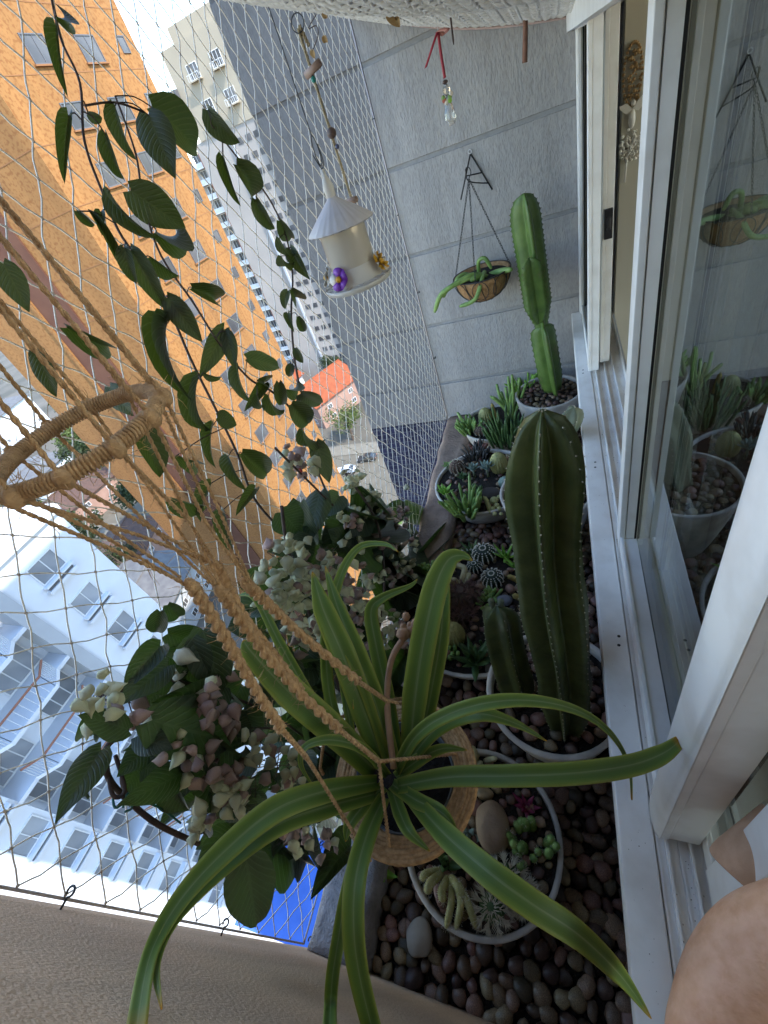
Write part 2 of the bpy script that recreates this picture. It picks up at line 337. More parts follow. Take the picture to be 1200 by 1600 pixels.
for k in range(14):
    z = -11.75 - 2.93 * k
    for y in (9.1, -1.3):
        put_win(wC, (D, y, z), 0, wb, m_frame_w, m_pane_l)
        for me_, nm in ((sm_, 'sill'), (sm2, 'slot_shade')):
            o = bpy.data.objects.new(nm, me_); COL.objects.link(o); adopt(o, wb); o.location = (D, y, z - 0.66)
    for y in (-6.5, -11.5): put_win(wC, (D, y, z), 0, wb, m_frame_w, m_pane_l)
    for y in (1.2, 4.7): put_win(wD, (D - 1.6, y, z - 0.1), 0, wb, m_frame_w, m_pane_l)
    s = MB(); s.box((D - 1.62, -0.25, z - 1.45), (D + 0.1, 6.2, z - 1.22))
    s.add([(D + .1, .9, z - 1.45), (D + 1.0, 1.7, z - 1.45), (D + 1.0, 4.6, z - 1.45), (D + .1, 5.4, z - 1.45), (D + .1, .9, z - 1.22), (D + 1.0, 1.7, z - 1.22), (D + 1.0, 4.6, z - 1.22), (D + .1, 5.4, z - 1.22)],
          [(0, 1, 2, 3), (7, 6, 5, 4), (0, 4, 5, 1), (1, 5, 6, 2), (2, 6, 7, 3)])
    bal = s.build('balcony', m_wb, wb)
    s = MB(); s.tube([(D + .12, .95, z - .2), (D + .95, 1.75, z - .2), (D + .95, 4.55, z - .2), (D + .12, 5.35, z - .2)], 0.06, 6); s.build('handrail', m_rail, bal)
    s = MB()
    for (p, q) in (((D + .12, .95), (D + .95, 1.75)), ((D + .95, 1.75), (D + .95, 4.55)), ((D + .95, 4.55), (D + .12, 5.35))):
        for t in range(9):
            x = lerp(p[0], q[0], t / 8); y = lerp(p[1], q[1], t / 8); s.tube([(x, y, z - 1.22), (x, y, z - .2)], 0.018, 4, False)
    s.build('balusters', m_frame_w, bal)

# ------------------------------------------------------------------ far grey-white tower and its beige neighbour
m_t1 = mat('greyish_tower_render', (0.30, 0.272, 0.25), (0.26, 0.237, 0.217), rough=0.9, scale=0.15)
m_t2 = mat('beige_tower_render', (0.31, 0.268, 0.205), (0.28, 0.24, 0.183), rough=0.9, scale=0.15)
m_brick = mat('red_brick_strip', (0.32, 0.12, 0.075), (0.26, 0.09, 0.06), rough=0.9, scale=1)
tw = thing('apartment_tower', (-65, 116, GZ), 'pale high-rise between the orange tower and the grey wall', 'building')
Y0 = 113.0
b = MB(); b.box((-74, Y0, GZ), (-40, Y0 + 20, 8)); b.box((-80, Y0 + 3, GZ), (-74, Y0 + 20, 4)); b.build('wall', m_t1, tw)
b = MB(); b.box((-72, Y0 - 0.2, 8), (-40, Y0 + 20, 22.5)); b.box((-69, Y0 + 1, 22.5), (-45, Y0 + 15, 25)); b.build('penthouse_wall', m_t2, tw)
b = MB(); b.box((-64.8, Y0 - 0.5, GZ), (-64.3, Y0 + 0.1, 8)); b.box((-56.6, Y0 - 0.9, GZ), (-55.8, Y0 + 0.1, 8)); b.build('pilaster', m_wg, tw)
wE = win_mesh(1.35, 1.15, 0.05, 0.08, 1); wF = win_mesh(2.6, 2.4, 0.1, 0.1, 2)
for k in range(19):
    z = 5.5 - 3.0 * k
    for x in (-62.6, -60.4, -58.2): put_win(wE, (x, Y0, z), -math.pi / 2, tw, m_frame_d, m_pane)
    for x in (-76.5,):
        put_win(wF, (x, Y0 + 3, z), -math.pi / 2, tw, m_frame_w, m_pane)
        s = MB(); s.box((-79.6, Y0 + 1.4, z - 1.5), (-74.2, Y0 + 3.02, z - 1.25)); bl = s.build('balcony', m_white, tw)
        s = MB(); s.box((-79.6, Y0 + 1.35, z - 1.25), (-74.2, Y0 + 1.45, z - 0.35)); s.build('railing', m_frame_w, bl)
    if k % 2 == 0:
        s = MB(); s.box((-74.6, Y0 + 0.6, z - 1.6), (-73.95, Y0 + 2.6, z + 1.4)); s.build('brick_panel', m_brick, tw)
for z in (18.0, 12.4):
    for x in (-66.5, -60.5): 
        put_win(wF, (x, Y0 - 0.2, z), -math.pi / 2, tw, m_frame_w, m_pane)
        s = MB(); s.box((x - 1.5, Y0 - 1.2, z - 1.5), (x + 1.5, Y0 - 0.18, z - 1.3)); bl = s.build('balcony', m_t2, tw)
        s = MB()
        for i in range(7): s.tube([(x - 1.4 + i * 0.466, Y0 - 1.1, z - 1.3), (x - 1.4 + i * 0.466, Y0 - 1.1, z - .3)], 0.04, 4, False)
        s.tube([(x - 1.45, Y0 - 1.1, z - .3), (x + 1.45, Y0 - 1.1, z - .3)], 0.06, 4); s.build('railing', m_frame_w, bl)
b = MB(); b.box((-73.5, Y0 - 1.2, 12), (-71.9, Y0 + 3, 17)); b.build('dark_screen', m_frame_d, tw)

# ------------------------------------------------------------------ houses, sheds and trees in the street
m_tile = mat('clay_roof', (0.26, 0.065, 0.025), (0.19, 0.048, 0.018), rough=0.9, scale=1.2, bump=0.8, bscale=3, bdist=0.2)
m_sheet = mat('grey_sheet_roof', (0.12, 0.115, 0.11), (0.085, 0.08, 0.08), rough=0.7, scale=0.8)
m_house = mat('cream_house', (0.42, 0.37, 0.29), (0.36, 0.32, 0.25), rough=0.9, scale=0.6)
m_pink = mat('pink_house', (0.27, 0.17, 0.135), (0.23, 0.14, 0.11), rough=0.9, scale=0.6)
def house(c, w_, l_, h_, rise, rz, wm, rm, label, nm='house'):
    t = thing(nm, (c[0], c[1], GZ), label, 'house')
    M = Matrix.Translation(Vector((c[0], c[1], GZ))) @ Matrix.Rotation(rz, 4, 'Z')
    a, l = w_ / 2, l_ / 2
    b = MB(); b.box((-a, -l, 0), (a, l, h_), M); b.add([M @ Vector(p) for p in ((-a, -l, h_), (a, -l, h_), (0, -l, h_ + rise * 0.95), (-a, l, h_), (a, l, h_), (0, l, h_ + rise * 0.95))], [(0, 1, 2), (5, 4, 3)]); b.build('wall', wm, t)
    b = MB(); e = 0.7
    for s in (-1, 1):
        p = [(0, -l - e, h_ + rise + .12), (s * (a + e), -l - e, h_ - e * rise / a + .12), (s * (a + e), l + e, h_ - e * rise / a + .12), (0, l + e, h_ + rise + .12)]
        q = [(x, y, z + .22) for x, y, z in p]
        b.add([M @ Vector(v) for v in p + q], [(0, 1, 2, 3), (7, 6, 5, 4), (0, 4, 5, 1), (1, 5, 6, 2), (2, 6, 7, 3), (3, 7, 4, 0)])
    rf = b.build('roof', rm, t)
    b = MB(); b.tube([M @ Vector((0, -l - e, h_ + rise + .36)), M @ Vector((0, l + e, h_ + rise + .36))], 0.18, 6); b.build('ridge', rm, rf)
    wm_ = win_mesh(1.5, 1.2, 0.1, 0.08, 1)
    for s in (-0.5, 0.5):
        for zz in ([1.6, 4.4] if h_ > 5 else [1.6]):
            o = put_win(wm_, M @ Vector((s * a, -l, zz)), rz - math.pi / 2, t, m_frame_w, m_pane)
            o = put_win(wm_, M @ Vector((a, s * l, zz)), rz, t, m_frame_w, m_pane)
    return t
house((-58, 95), 13, 15, 6.5, 3.2, R(-28), m_pink, m_tile, 'pink house with bright orange tiled roof beside the grey wall')
house((-40, 104), 10, 12, 6, 2.4, R(10), m_house, m_tile, 'cream house with small tiled roof half hidden by the grey wall')
house((-76, 104), 10, 9, 6, 2.5, R(-15), m_white, m_tile, 'white house with dull red roof at the foot of the pale tower')
m_tile2 = mat('weathered_roof', (0.095, 0.05, 0.035), (0.06, 0.035, 0.026), rough=0.9, scale=1.2, bump=0.8, bscale=3, bdist=0.2)
house((-84, 42), 12, 10, 6, 2.2, R(20), m_pink, m_tile2, 'brownish house with tiled roof in the gap beside the white block')
house((-68, 31), 16, 12, 7, 1.2, R(12), m_wg, m_sheet, 'grey house with metal sheet roof behind the flowering bush')
house((-120, 62), 16, 14, 6, 2.4, R(-12), m_pink, m_tile2, 'brown-roofed house far beyond the rope hoop')
house((-150, 70), 20, 14, 8, 1.0, R(5), m_wb, m_sheet, 'white house with grey roof far left beyond the hoop')
house((-215, 108), 22, 18, 14, 1.2, R(15), m_wb, m_sheet, 'pale low building with grey roof at the left edge')
house((-200, 60), 34, 30, 9, 0.8, R(0), m_wb, mat('white_membrane_roof', (0.78, 0.77, 0.74), (0.7, 0.69, 0.66), rough=0.8, scale=0.2), 'wide white roofed hall at the far left edge')
# blue sheet-roofed shed at the foot of the white block
m_blue = mat('blue_sheet', (0.035, 0.11, 0.42), (0.025, 0.085, 0.34), rough=0.45, scale=0.5, bump=0.3, bscale=2)
sh = thing('shed', (-23, -0.5, GZ), 'shed with a bright blue sheet roof at the foot of the white block', 'shed')
b = MB(); b.box((-25.9, -2.6, GZ), (-19, 3.5, GZ + 6.5)); b.build('wall', m_house, sh)
b = MB(); b.add([(-25.95, -3.0, GZ + 9.5), (-17.5, -3.0, GZ + 6.6), (-17.5, 4, GZ + 6.6), (-25.95, 4, GZ + 9.5), (-25.95, -3.0, GZ + 9.7), (-17.5, -3.0, GZ + 6.8), (-17.5, 4, GZ + 6.8), (-25.95, 4, GZ + 9.7)],
    [(0, 3, 2, 1), (4, 5, 6, 7), (0, 1, 5, 4), (1, 2, 6, 5), (2, 3, 7, 6), (3, 0, 4, 7)])
rf = b.build('roof', m_blue, sh)

m_bark = mat('bark', (0.10, 0.07, 0.05), (0.06, 0.045, 0.035), rough=0.95, scale=6, bump=0.6, bdist=0.03)
m_fol = mat('street_foliage', (0.085, 0.11, 0.025), (0.05, 0.075, 0.016), rough=0.7, scale=0.8, rnd=0.35, trans=0.3)
m_fol2 = mat('dark_street_foliage', (0.035, 0.05, 0.014), (0.02, 0.034, 0.01), rough=0.7, scale=0.8, rnd=0.35, trans=0.3)
def tree(c, h_, r_, label, m, n=1500, group='street trees'):
    rn = random.Random(hash((round(c[0]), round(c[1]))) & 0xffff)
    t = thing('tree', (c[0], c[1], GZ), label, 'tree', group)
    b = MB(); top = Vector((c[0], c[1], GZ + h_ * 0.55)); base = Vector((c[0], c[1], GZ))
    b.tube([base, lerp(base, top, .5) + Vector((.2, .1, 0)), top], [.35, .26, .18], 7)
    blobs = []
    for i in range(9):
        an = rn.uniform(0, 6.28); rr = r_ * rn.uniform(.25, .75); p = Vector((c[0] + math.cos(an) * rr, c[1] + math.sin(an) * rr, GZ + h_ * rn.uniform(.5, .92)))
        blobs.append((p, r_ * rn.uniform(.3, .5))); b.tube([lerp(base, top, rn.uniform(.6, 1)), lerp(top, p, .6), p], [.14, .09, .03], 5)
    b.build('trunk', m_bark, t)
    b = MB()
    for i in range(n):
        p, br = rn.choice(blobs); d = Vector((rn.gauss(0, 1), rn.gauss(0, 1), rn.gauss(0, 1))).normalized()
        q = p + d * br * (rn.uniform(.3, 1.1)); s = rn.uniform(.14, .32) * r_ / 4
        u = Vector((rn.gauss(0, 1), rn.gauss(0, 1), rn.gauss(0, .6))).normalized(); v_ = u.orthogonal().normalized()
        b.add([q - u * s, q + v_ * s * .6, q + u * s, q - v_ * s * .6], [(0, 1, 2, 3)])
    b.build('crown', m, t); return t
tree((-46, 79), 8.5, 4.2, 'light green street tree beyond the parked cars', m_fol)
tree((-33, 52), 4.5, 2.4, 'small light green tree on the near pavement by the silver car', m_fol, 800)
tree((-62, 112), 9, 4, 'tree against the foot of the pale tower', m_fol2)
tree((-50, 108), 8, 3.2, 'narrow tree beside the grey wall behind the orange roof', m_fol2)
tree((-100, 47), 11, 5.5, 'dark tree in the gap above the white block roof', m_fol2)
tree((-70, 24), 13, 3.6, 'leafy green tree behind the roof corner of the white block', m_fol)
tree((-150, 88), 13, 9, 'bright green tree seen through the rope hoop', m_fol, 2200)
tree((-176, 112), 14, 9, 'rounded green tree above the rope hoop', m_fol, 2200)
tree((-128, 74), 12, 7, 'dark tree just below the rope hoop', m_fol2, 2000)
tree((-240, 96), 14, 10, 'tree at the far left edge beyond the hoop', m_fol, 1500)
tree((-92, 58), 12, 6, 'dark tree between the brown-roofed houses', m_fol2, 1800)
tree((-108, 70), 12, 6, 'green tree beside the brown-roofed house behind the hoop', m_fol, 1800)
tree((-138, 58), 12, 6, 'green tree in front of the white house with the grey roof', m_fol, 1500)
tree((-78, 36), 11, 4, 'dark tree behind the knots of the hanger', m_fol2, 1500)
tree((-110, 36), 10, 5, 'dark tree behind the jute ropes', m_fol2, 1500)

m_tyre = mat('tyre', (0.02, 0.02, 0.02), (0.015, 0.015, 0.015), rough=0.8)
m_rim = mat('rim', (0.5, 0.5, 0.52), (0.4, 0.4, 0.42), rough=0.3, metal=0.6)
m_cglass = mat('car_glass', (0.03, 0.035, 0.04), (0.02, 0.025, 0.03), rough=0.08, spec=0.6)
def car(c, rz, paint, label):
    t = thing('parked_car', (c[0], c[1], GZ + .02), label, 'car', 'cars parked along the kerb')
    M = Matrix.Translation(Vector((c[0], c[1], GZ + .02))) @ Matrix.Rotation(rz, 4, 'Z')
    prof = [(-2.1, .35), (-2.15, .7), (-1.95, .92), (-1.0, .98), (-.2, 1.45), (1.1, 1.47), (1.85, 1.02), (2.1, .95), (2.15, .4)]
    b = MB(); n = len(prof); ring = []
    for y, k in ((-.85, .96), (-.8, 1.0), (.8, 1.0), (.85, .96)):
        ring.append([M @ Vector((x, y * (0.84 if z > 1.2 else 1), .35 + (z - .35) * k)) for x, z in prof])
    vs = [p for r_ in ring for p in r_]; fs = []
    for i in range(3):
        for j in range(n - 1): fs.append((i*n+j, i*n+j+1, (i+1)*n+j+1, (i+1)*n+j))
        fs.append((i*n+n-1, i*n, (i+1)*n, (i+1)*n+n-1))
    fs += [tuple(range(n))[::-1], tuple(range(3*n, 4*n))]
    b.add(vs, fs); bo = b.build('body', paint, t); bev(bo, 0.06, 2)
    b = MB()
    for s in (-1, 1):
        b.add([M @ Vector(p) for p in ((-.85, s*.82, 1.0), (-.22, s*.73, 1.4), (1.05, s*.73, 1.41), (1.6, s*.82, 1.05), (-.85, s*.86, 1.0), (-.22, s*.76, 1.4), (1.05, s*.76, 1.41), (1.6, s*.86, 1.05))],
              [(4, 5, 6, 7), (0, 3, 2, 1), (0, 1, 5, 4), (1, 2, 6, 5), (2, 3, 7, 6), (3, 0, 4, 7)])
    for x0, z0, x1, z1 in ((-.98, 1.02, -.25, 1.44), (1.78, 1.08, 1.15, 1.45)):
        b.add([M @ Vector(p) for p in ((x0, -.66, z0 + .03), (x0, .66, z0 + .03), (x1, .6, z1 + .03), (x1, -.6, z1 + .03))], [(0, 1, 2, 3)])
    b.build('car_window', m_cglass, t)
    for x in (-1.3, 1.35):
        for s in (-1, 1):
            W = M @ Matrix.Translation((x, s * .78, .32)) @ Matrix.Rotation(math.pi / 2, 4, 'X')
            b = MB(); b.lathe([(.2, -.1), (.31, -.1), (.33, 0), (.31, .1), (.2, .1)], 14, M=W, cap0=True, cap1=True); wh = b.build('wheel', m_tyre, t)
            b = MB(); b.lathe([(.19, -.115), (.19, .115)], 10, M=W, cap0=True, cap1=True); b.build('rim', m_rim, wh)
    for s in (-1, 1):
        b = MB(); b.box((-2.17, s*.6 - .18, .68), (-2.08, s*.6 + .18, .82), M); b.build('headlight', m_frame_w, t)
        b = MB(); b.box((2.08, s*.62 - .15, .75), (2.17, s*.62 + .15, .88), M); b.build('tail_light', m_brick, t)
def paint(n, c): return mat(n, c, tuple(x * .95 for x in c), rough=0.25, spec=0.5, coat=0.6)
car((-39.6, 70.4), R(4), paint('black_paint', (0.03, 0.03, 0.032)), 'black car parked across the street under the light green tree')
car((-43.5, 66.8), R(4), paint('blue_white_paint', (0.5, 0.55, 0.62)), 'pale blue car half hidden behind flowers by the black car')
car((-36.6, 58.6), R(184), paint('silver_paint', (0.42, 0.44, 0.47)), 'silver car parked at the near kerb')

# ------------------------------------------------------------------ our own building round the planter
WY = 2.46                                        # face of the grey wing wall
own = thing('apartment_building', (6, 8, GZ), 'own apartment building, the mass around and above the planter', 'building')
m_body = mat('own_building_render', (0.36, 0.36, 0.37), (0.3, 0.3, 0.31), rough=0.9, scale=0.8)
def part_box(nm, lo, hi, m, par): return MB().box(lo, hi).build(nm, m, par)
part_box('wing', (-1.25, WY + 0.02, GZ), (6, 14.5, 18), m_body, own)
part_box('near_wing_lower', (-0.72, -11.4, GZ), (6, -0.13, -1.97), m_body, own)
part_box('near_wing_upper', (-0.72, -11.4, 0.85), (6, -0.13, 18), m_body, own)
part_box('near_wing_front', (-0.72, -11.4, -1.97), (0.25, -0.13, 0.85), m_body, own)
part_box('near_wing_far', (0.25, -11.4, -1.97), (6, -6.2, 0.85), m_body, own)
part_box('upper_storeys', (-0.72, -0.13, 0.85), (6, WY + 0.02, 18), m_white, own)
part_box('lower_storeys', (-0.70, -0.13, GZ), (6, WY + 0.02, -1.97), m_body, own)

ww = thing('wing_wall', (-0.57, WY, -1.6), 'grey textured plaster wall with horizontal grooves at the far end', 'wall')
grooves = [2.36, 1.995, 1.63, 1.265, 0.90, 0.535, 0.17, -0.187, -0.55, -0.917, -1.276]
part_box('groove_backing', (-0.698, WY - 0.008, -1.54), (0.10, WY + 0.02, 2.6), m_groove, ww)
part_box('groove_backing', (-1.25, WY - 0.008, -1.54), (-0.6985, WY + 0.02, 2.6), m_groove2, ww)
zz = [2.6] + grooves + [-1.54]
for i in range(len(zz) - 1):
    hi = zz[i] - (0.008 if i else 0); lo = zz[i+1] + (0.008 if i < len(zz) - 2 else 0)
    o = part_box('panel', (-0.698, WY - 0.016, lo), (0.101, WY - 0.0085, hi), m_grey, ww); bev(o, 0.003, 2)
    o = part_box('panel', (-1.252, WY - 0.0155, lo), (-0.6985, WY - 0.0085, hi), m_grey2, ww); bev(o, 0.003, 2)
# navy mosaic on the wall below the planter line
mm = bpy.data.materials.new('navy_mosaic'); mm.use_nodes = True; t = mm.node_tree; L = t.links; pb = t.nodes['Principled BSDF']
pb.inputs['Roughness'].default_value = 0.5; pb.inputs['Specular IOR Level'].default_value = 0.15
tc = N(t, 'ShaderNodeTexCoord'); mp = N(t, 'ShaderNodeMapping'); mp.inputs['Rotation'].default_value = (R(90), 0, 0); L.new(tc.outputs['Object'], mp.inputs[0])
bt = N(t, 'ShaderNodeTexBrick', offset=0.0, squash=1.0); bt.inputs['Scale'].default_value = 1.0; bt.inputs['Brick Width'].default_value = 0.04; bt.inputs['Row Height'].default_value = 0.04; bt.inputs['Mortar Size'].default_value = 0.003
bt.inputs['Color1'].default_value = (0.006, 0.008, 0.03, 1); bt.inputs['Color2'].default_value = (0.016, 0.02, 0.06, 1); bt.inputs['Mortar'].default_value = (0.09, 0.095, 0.12, 1)
L.new(mp.outputs[0], bt.inputs['Vector']); L.new(bt.outputs['Color'], pb.inputs['Base Color'])
bp = N(t, 'ShaderNodeBump', Strength=0.6, Distance=0.003); bp.invert = True; L.new(bt.outputs['Fac'], bp.inputs['Height']); L.new(bp.outputs[0], pb.inputs['Normal'])
part_box('mosaic_band', (-1.253, WY - 0.012, -8), (-0.60, WY + 0.02, -1.545), mm, ww)

# near end wall (tan stucco)
nw = MB().box((-0.73, -0.13, -1.97), (0.055, -0.10, 0.85)).build('end_wall', m_tan)
tag(nw, 'tan stucco end wall at the bottom left, next to the camera', 'wall')

# parapet with uneven top
def rough_box(lo, hi, nx, ny, amp, sc_):
    bm = bmesh.new(); bmesh.ops.create_cube(bm, size=1)
    for v in bm.verts: v.co = Vector((lerp(lo[i], hi[i], v.co[i] + .5) for i in range(3)))
    ed = [e for e in bm.edges if abs(e.verts[0].co.y - e.verts[1].co.y) > 1e-4]; bmesh.ops.subdivide_edges(bm, edges=ed, cuts=ny, use_grid_fill=True)
    ed = [e for e in bm.edges if abs(e.verts[0].co.x - e.verts[1].co.x) > 1e-4]; bmesh.ops.subdivide_edges(bm, edges=ed, cuts=nx, use_grid_fill=True)
    for v in bm.verts:
        if v.co.z > hi[2] - 1e-4:
            edge = min(v.co.x - lo[0], hi[0] - v.co.x) / (hi[0] - lo[0])
            v.co.z += noise.noise(v.co * sc_) * amp - (0.02 if edge < 0.02 else 0)
            if edge < 0.02: v.co.x += noise.noise(v.co * sc_ + Vector((7, 3, 1))) * amp * 1.6
    me = bpy.data.meshes.new('section'); bm.to_mesh(me); bm.free()
    for p in me.polygons: p.use_smooth = True
    return me
pa = thing('parapet', (-0.62, 1.2, -1.97), 'low rough brown concrete parapet along the open side of the planter', 'wall')
link('brown_section', rough_box((-0.705, 0.32, -1.97), (-0.53, WY - 0.02, -1.52), 6, 60, 0.014, 6.0), m_conc, pa)
tag(link('grey_section', rough_box((-0.705, -0.098, -1.97), (-0.53, 0.317, -1.515), 8, 14, 0.012, 9.0), m_conc2, pa), 'rough grey plastered near section')

# soil bed
structure(MB().box((-0.532, -0.098, -1.97), (0.142, WY - 0.02, -1.605)).build('soil_bed', m_soil))
sw = MB().box((0.142, -0.13, -1.97), (0.25, WY - 0.02, -1.035)).build('window_wall', m_body); tag(sw, 'plain wall below the white window ledge', 'wall')
sw2 = MB().box((0.09, -0.13, 0.06), (0.25, WY - 0.02, 0.85)).build('lintel_wall', m_white); tag(sw2, 'white wall strip above the window frame', 'wall')

# ------------------------------------------------------------------ window: frame, tracks, sashes
YE = WY - 0.022
wf = thing('window_frame', (0.13, 1.2, -1.03), 'white aluminium window frame with wide ledge and sliding tracks', 'window frame')
bev(part_box('ledge', (0.058, -0.099, -1.03), (0.112, YE, -1.0), m_alu, wf), 0.003)
part_box('ledge_lip', (0.058, -0.099, -1.065), (0.064, YE, -1.032), m_alu, wf)
part_box('track_bed', (0.1135, -0.099, -1.03), (0.235, YE, -1.008), m_alu, wf)
for x, h in ((0.1145, 0.004), (0.127, 0.016), (0.146, 0.004), (0.160, 0.016), (0.178, 0.004), (0.192, 0.016), (0.226, 0.03)):
    part_box('track_rail', (x, -0.099, -1.0075), (x + 0.0035, YE - 0.001, -1.008 + h), m_alu, wf)
part_box('header', (0.066, -0.099, 0.014), (0.098, YE, 0.058), m_alu, wf); part_box('header_back', (0.0985, -0.099, 0.030), (0.235, YE, 0.058), m_alu, wf)
bev(part_box('jamb', (0.095, YE - 0.03, -0.999), (0.235, YE, 0.0295), m_alu, wf), 0.002)
b = MB()
for (px, py) in ((911, 578), (911, 583), (930, 722), (930, 730), (967, 994), (967, 1008), (1050, 1000), (1052, 1013)):
    p = at(px, py, 2, -0.9994)
    if p.x < 0.111: b.lathe([(0.0001, 0.0002), (0.0035, 0.0002)], 10, c=(p.x, p.y, -0.9998))
b.build('drain_hole', m_black, wf)
b = MB()
for i in range(420):
    x = random.choice((.1225, .1335, .1445, .155, .168, .187, .200, .212)) + U(-.003, .003); y = U(-.09, 2.3); r_ = U(.0004, .0010)
    b.ball((x, y, -1.0075 + r_ * .3), r_, 5, 3, (U(.6, 1.6), U(.6, 2.2), .45))
for i in range(90):
    r_ = U(.0003, .0007); b.ball((U(.062, .110), U(-.08, 2.4), -.9998 + r_ * .2), r_, 5, 3, (U(.6, 1.8), U(.6, 1.8), .4))
o = b.build('grit', mat('grit', (0.20, 0.16, 0.12), (0.10, 0.075, 0.05), rough=.95, scale=200), wf); o['kind'] = 'stuff'

m_glass = bpy.data.materials.new('window_glass'); m_glass.use_nodes = True; t = m_glass.node_tree; t.nodes.clear(); L = t.links
gl = N(t, 'ShaderNodeBsdfGlossy'); gl.inputs['Roughness'].default_value = 0.0; gl.inputs['Color'].default_value = (0.92, 0.95, 0.95, 1)
tp = N(t, 'ShaderNodeBsdfTransparent'); tp.inputs['Color'].default_value = (0.45, 0.48, 0.47, 1)
fr = N(t, 'ShaderNodeFresnel'); fr.inputs['IOR'].default_value = 2.0
mx = N(t, 'ShaderNodeMixShader'); ou = N(t, 'ShaderNodeOutputMaterial'); L.new(fr.outputs[0], mx.inputs[0]); L.new(tp.outputs[0], mx.inputs[1]); L.new(gl.outputs[0], mx.inputs[2]); L.new(mx.outputs[0], ou.inputs[0])
def sash(x0, y0, y1, label, near=0.05, far=0.05, nearcurve=False, dp=0.03):
    t = thing('window_sash', (x0, (y0 + y1) / 2, -0.995), label, 'window sash', 'sliding window sashes')
    z0, z1 = -0.99, 0.029
    xg = x0 + dp
    # far stile in steps, so that its edges catch light line by line
    for nm, ya, yb in (('far_stile', y1 - far, y1), ('near_stile', y0, y0 + near)):
        s = 1 if nm == 'far_stile' else -1; e = ya if s == 1 else yb              # e: edge towards the glass
        bev(part_box(nm, (x0, ya, z0), (x0 + 0.012, yb, z1), m_alu, t), 0.0015)
        o = e + (0.010 if s == 1 else -0.010)
        lo, hi = sorted((o, (yb if s == 1 else ya) - 0.002 * s))
        bev(part_box(nm + '_core', (x0 + 0.0125, lo, z0), (xg + 0.016, hi, z1), m_alu, t), 0.0012)
        lo, hi = sorted((o - 0.004 * s, o - 0.0003 * s)); part_box('gasket', (xg - 0.006, lo, z0), (xg - 0.001, hi, z1), m_black, t)
        lo, hi = sorted((o - 0.008 * s, o - 0.0003 * s)); part_box('glazing_bead', (x0 + 0.0145, lo, z0), (xg - 0.0065, hi, z1), m_alu, t)
    bev(part_box('bottom_rail', (x0 + 0.002, y0 + near + 0.0005, z0), (x0 + 0.010, y1 - far - 0.0005, z0 + 0.045), m_alu, t), 0.002)
    part_box('bottom_rail_core', (x0 + 0.0105, y0 + near + 0.0005, z0), (xg - 0.001, y1 - far - 0.0005, z0 + 0.038), m_alu, t)
    part_box('top_rail', (x0 + 0.002, y0 + near + 0.0005, z1 - 0.018), (x0 + 0.010, y1 - far - 0.0005, z1), m_alu, t)
    g = MB(); ya, yb = y0 + near - 0.012, y1 - far + 0.012
    g.add([(xg, ya, z0 + 0.01), (xg, ya, z1), (xg, yb, z1), (xg, yb, z0 + 0.01)], [(0, 1, 2, 3)])
    o = g.build('glass', m_glass, t)
    return t
s1 = sash(0.100, 1.80, YE - 0.032, 'narrow far sash standing against the grey wall', 0.045, 0.03, dp=0.022)
s2 = sash(0.119, 0.215, 0.90, 'large reflecting sash in front, mirroring the grey wall and pots', 0.065, 0.05, dp=0.040)
s3 = sash(0.176, 0.135, 0.80, 'inner sash slid behind the large reflecting sash', 0.05, 0.05, dp=0.022)
s4 = sash(0.146, 1.86, YE - 0.034, 'inner far sash with a black latch on its edge', 0.045, 0.03, dp=0.02)
# rounded pull profile on the near stile of the front sash
b = MB(); prof = [(0.119, 0.282), (0.113, 0.276), (0.110, 0.262), (0.110, 0.240), (0.113, 0.224), (0.1185, 0.2145)]
for i, (x, y) in enumerate(prof):
    b.v += [Vector((x, y, -0.993)), Vector((x, y, 0.027))]
for i in range(len(prof) - 1): b.f.append((2*i, 2*i+1, 2*i+3, 2*i+2))
b.f.append(tuple(2*i for i in range(len(prof)))); b.f.append(tuple(2*i+1 for i in range(len(prof)))[::-1])
b.build('pull_profile', m_alu, s2, True)
b = MB(); b.box((0.152, 1.846, -0.53), (0.178, 1.8595, -0.44)); b.tube([(0.165, 1.845, -0.50), (0.165, 1.832, -0.49), (0.165, 1.832, -0.46)], 0.007, 8); bev(b.build('latch', m_black, s4), 0.003)

# ------------------------------------------------------------------ the room behind, widened and its unseen back left open to let light in
m_room = mat('beige_room_wall', (0.52, 0.48, 0.39), (0.48, 0.44, 0.355), rough=0.9, scale=2)
m_wood = mat('brown_wood', (0.11, 0.05, 0.026), (0.07, 0.03, 0.016), rough=0.5, scale=6, stretch=(1, 8, 8))
structure(MB().box((0.252, 2.405, -1.969), (6, WY + 0.019, 0.849)).build('room_wall_end', m_room))
structure(MB().box((0.252, -6.19, -1.969), (6, 2.404, -1.93)).build('room_floor', m_wood))
structure(MB().box((0.252, -6.199, -1.929), (6, -6.15, 0.849)).build('room_wall_side', m_room))
cb = thing('cabinet', (0.7, 2.2, -1.93), 'brown wooden cabinet just visible inside the open window', 'cabinet')
bev(part_box('cabinet_body', (0.27, 1.95, -1.928), (1.3, 2.40, -1.47), m_wood, cb), 0.005); bev(part_box('cabinet_top', (0.262, 1.93, -1.468), (1.32, 2.402, -1.44), m_wood, cb), 0.005)
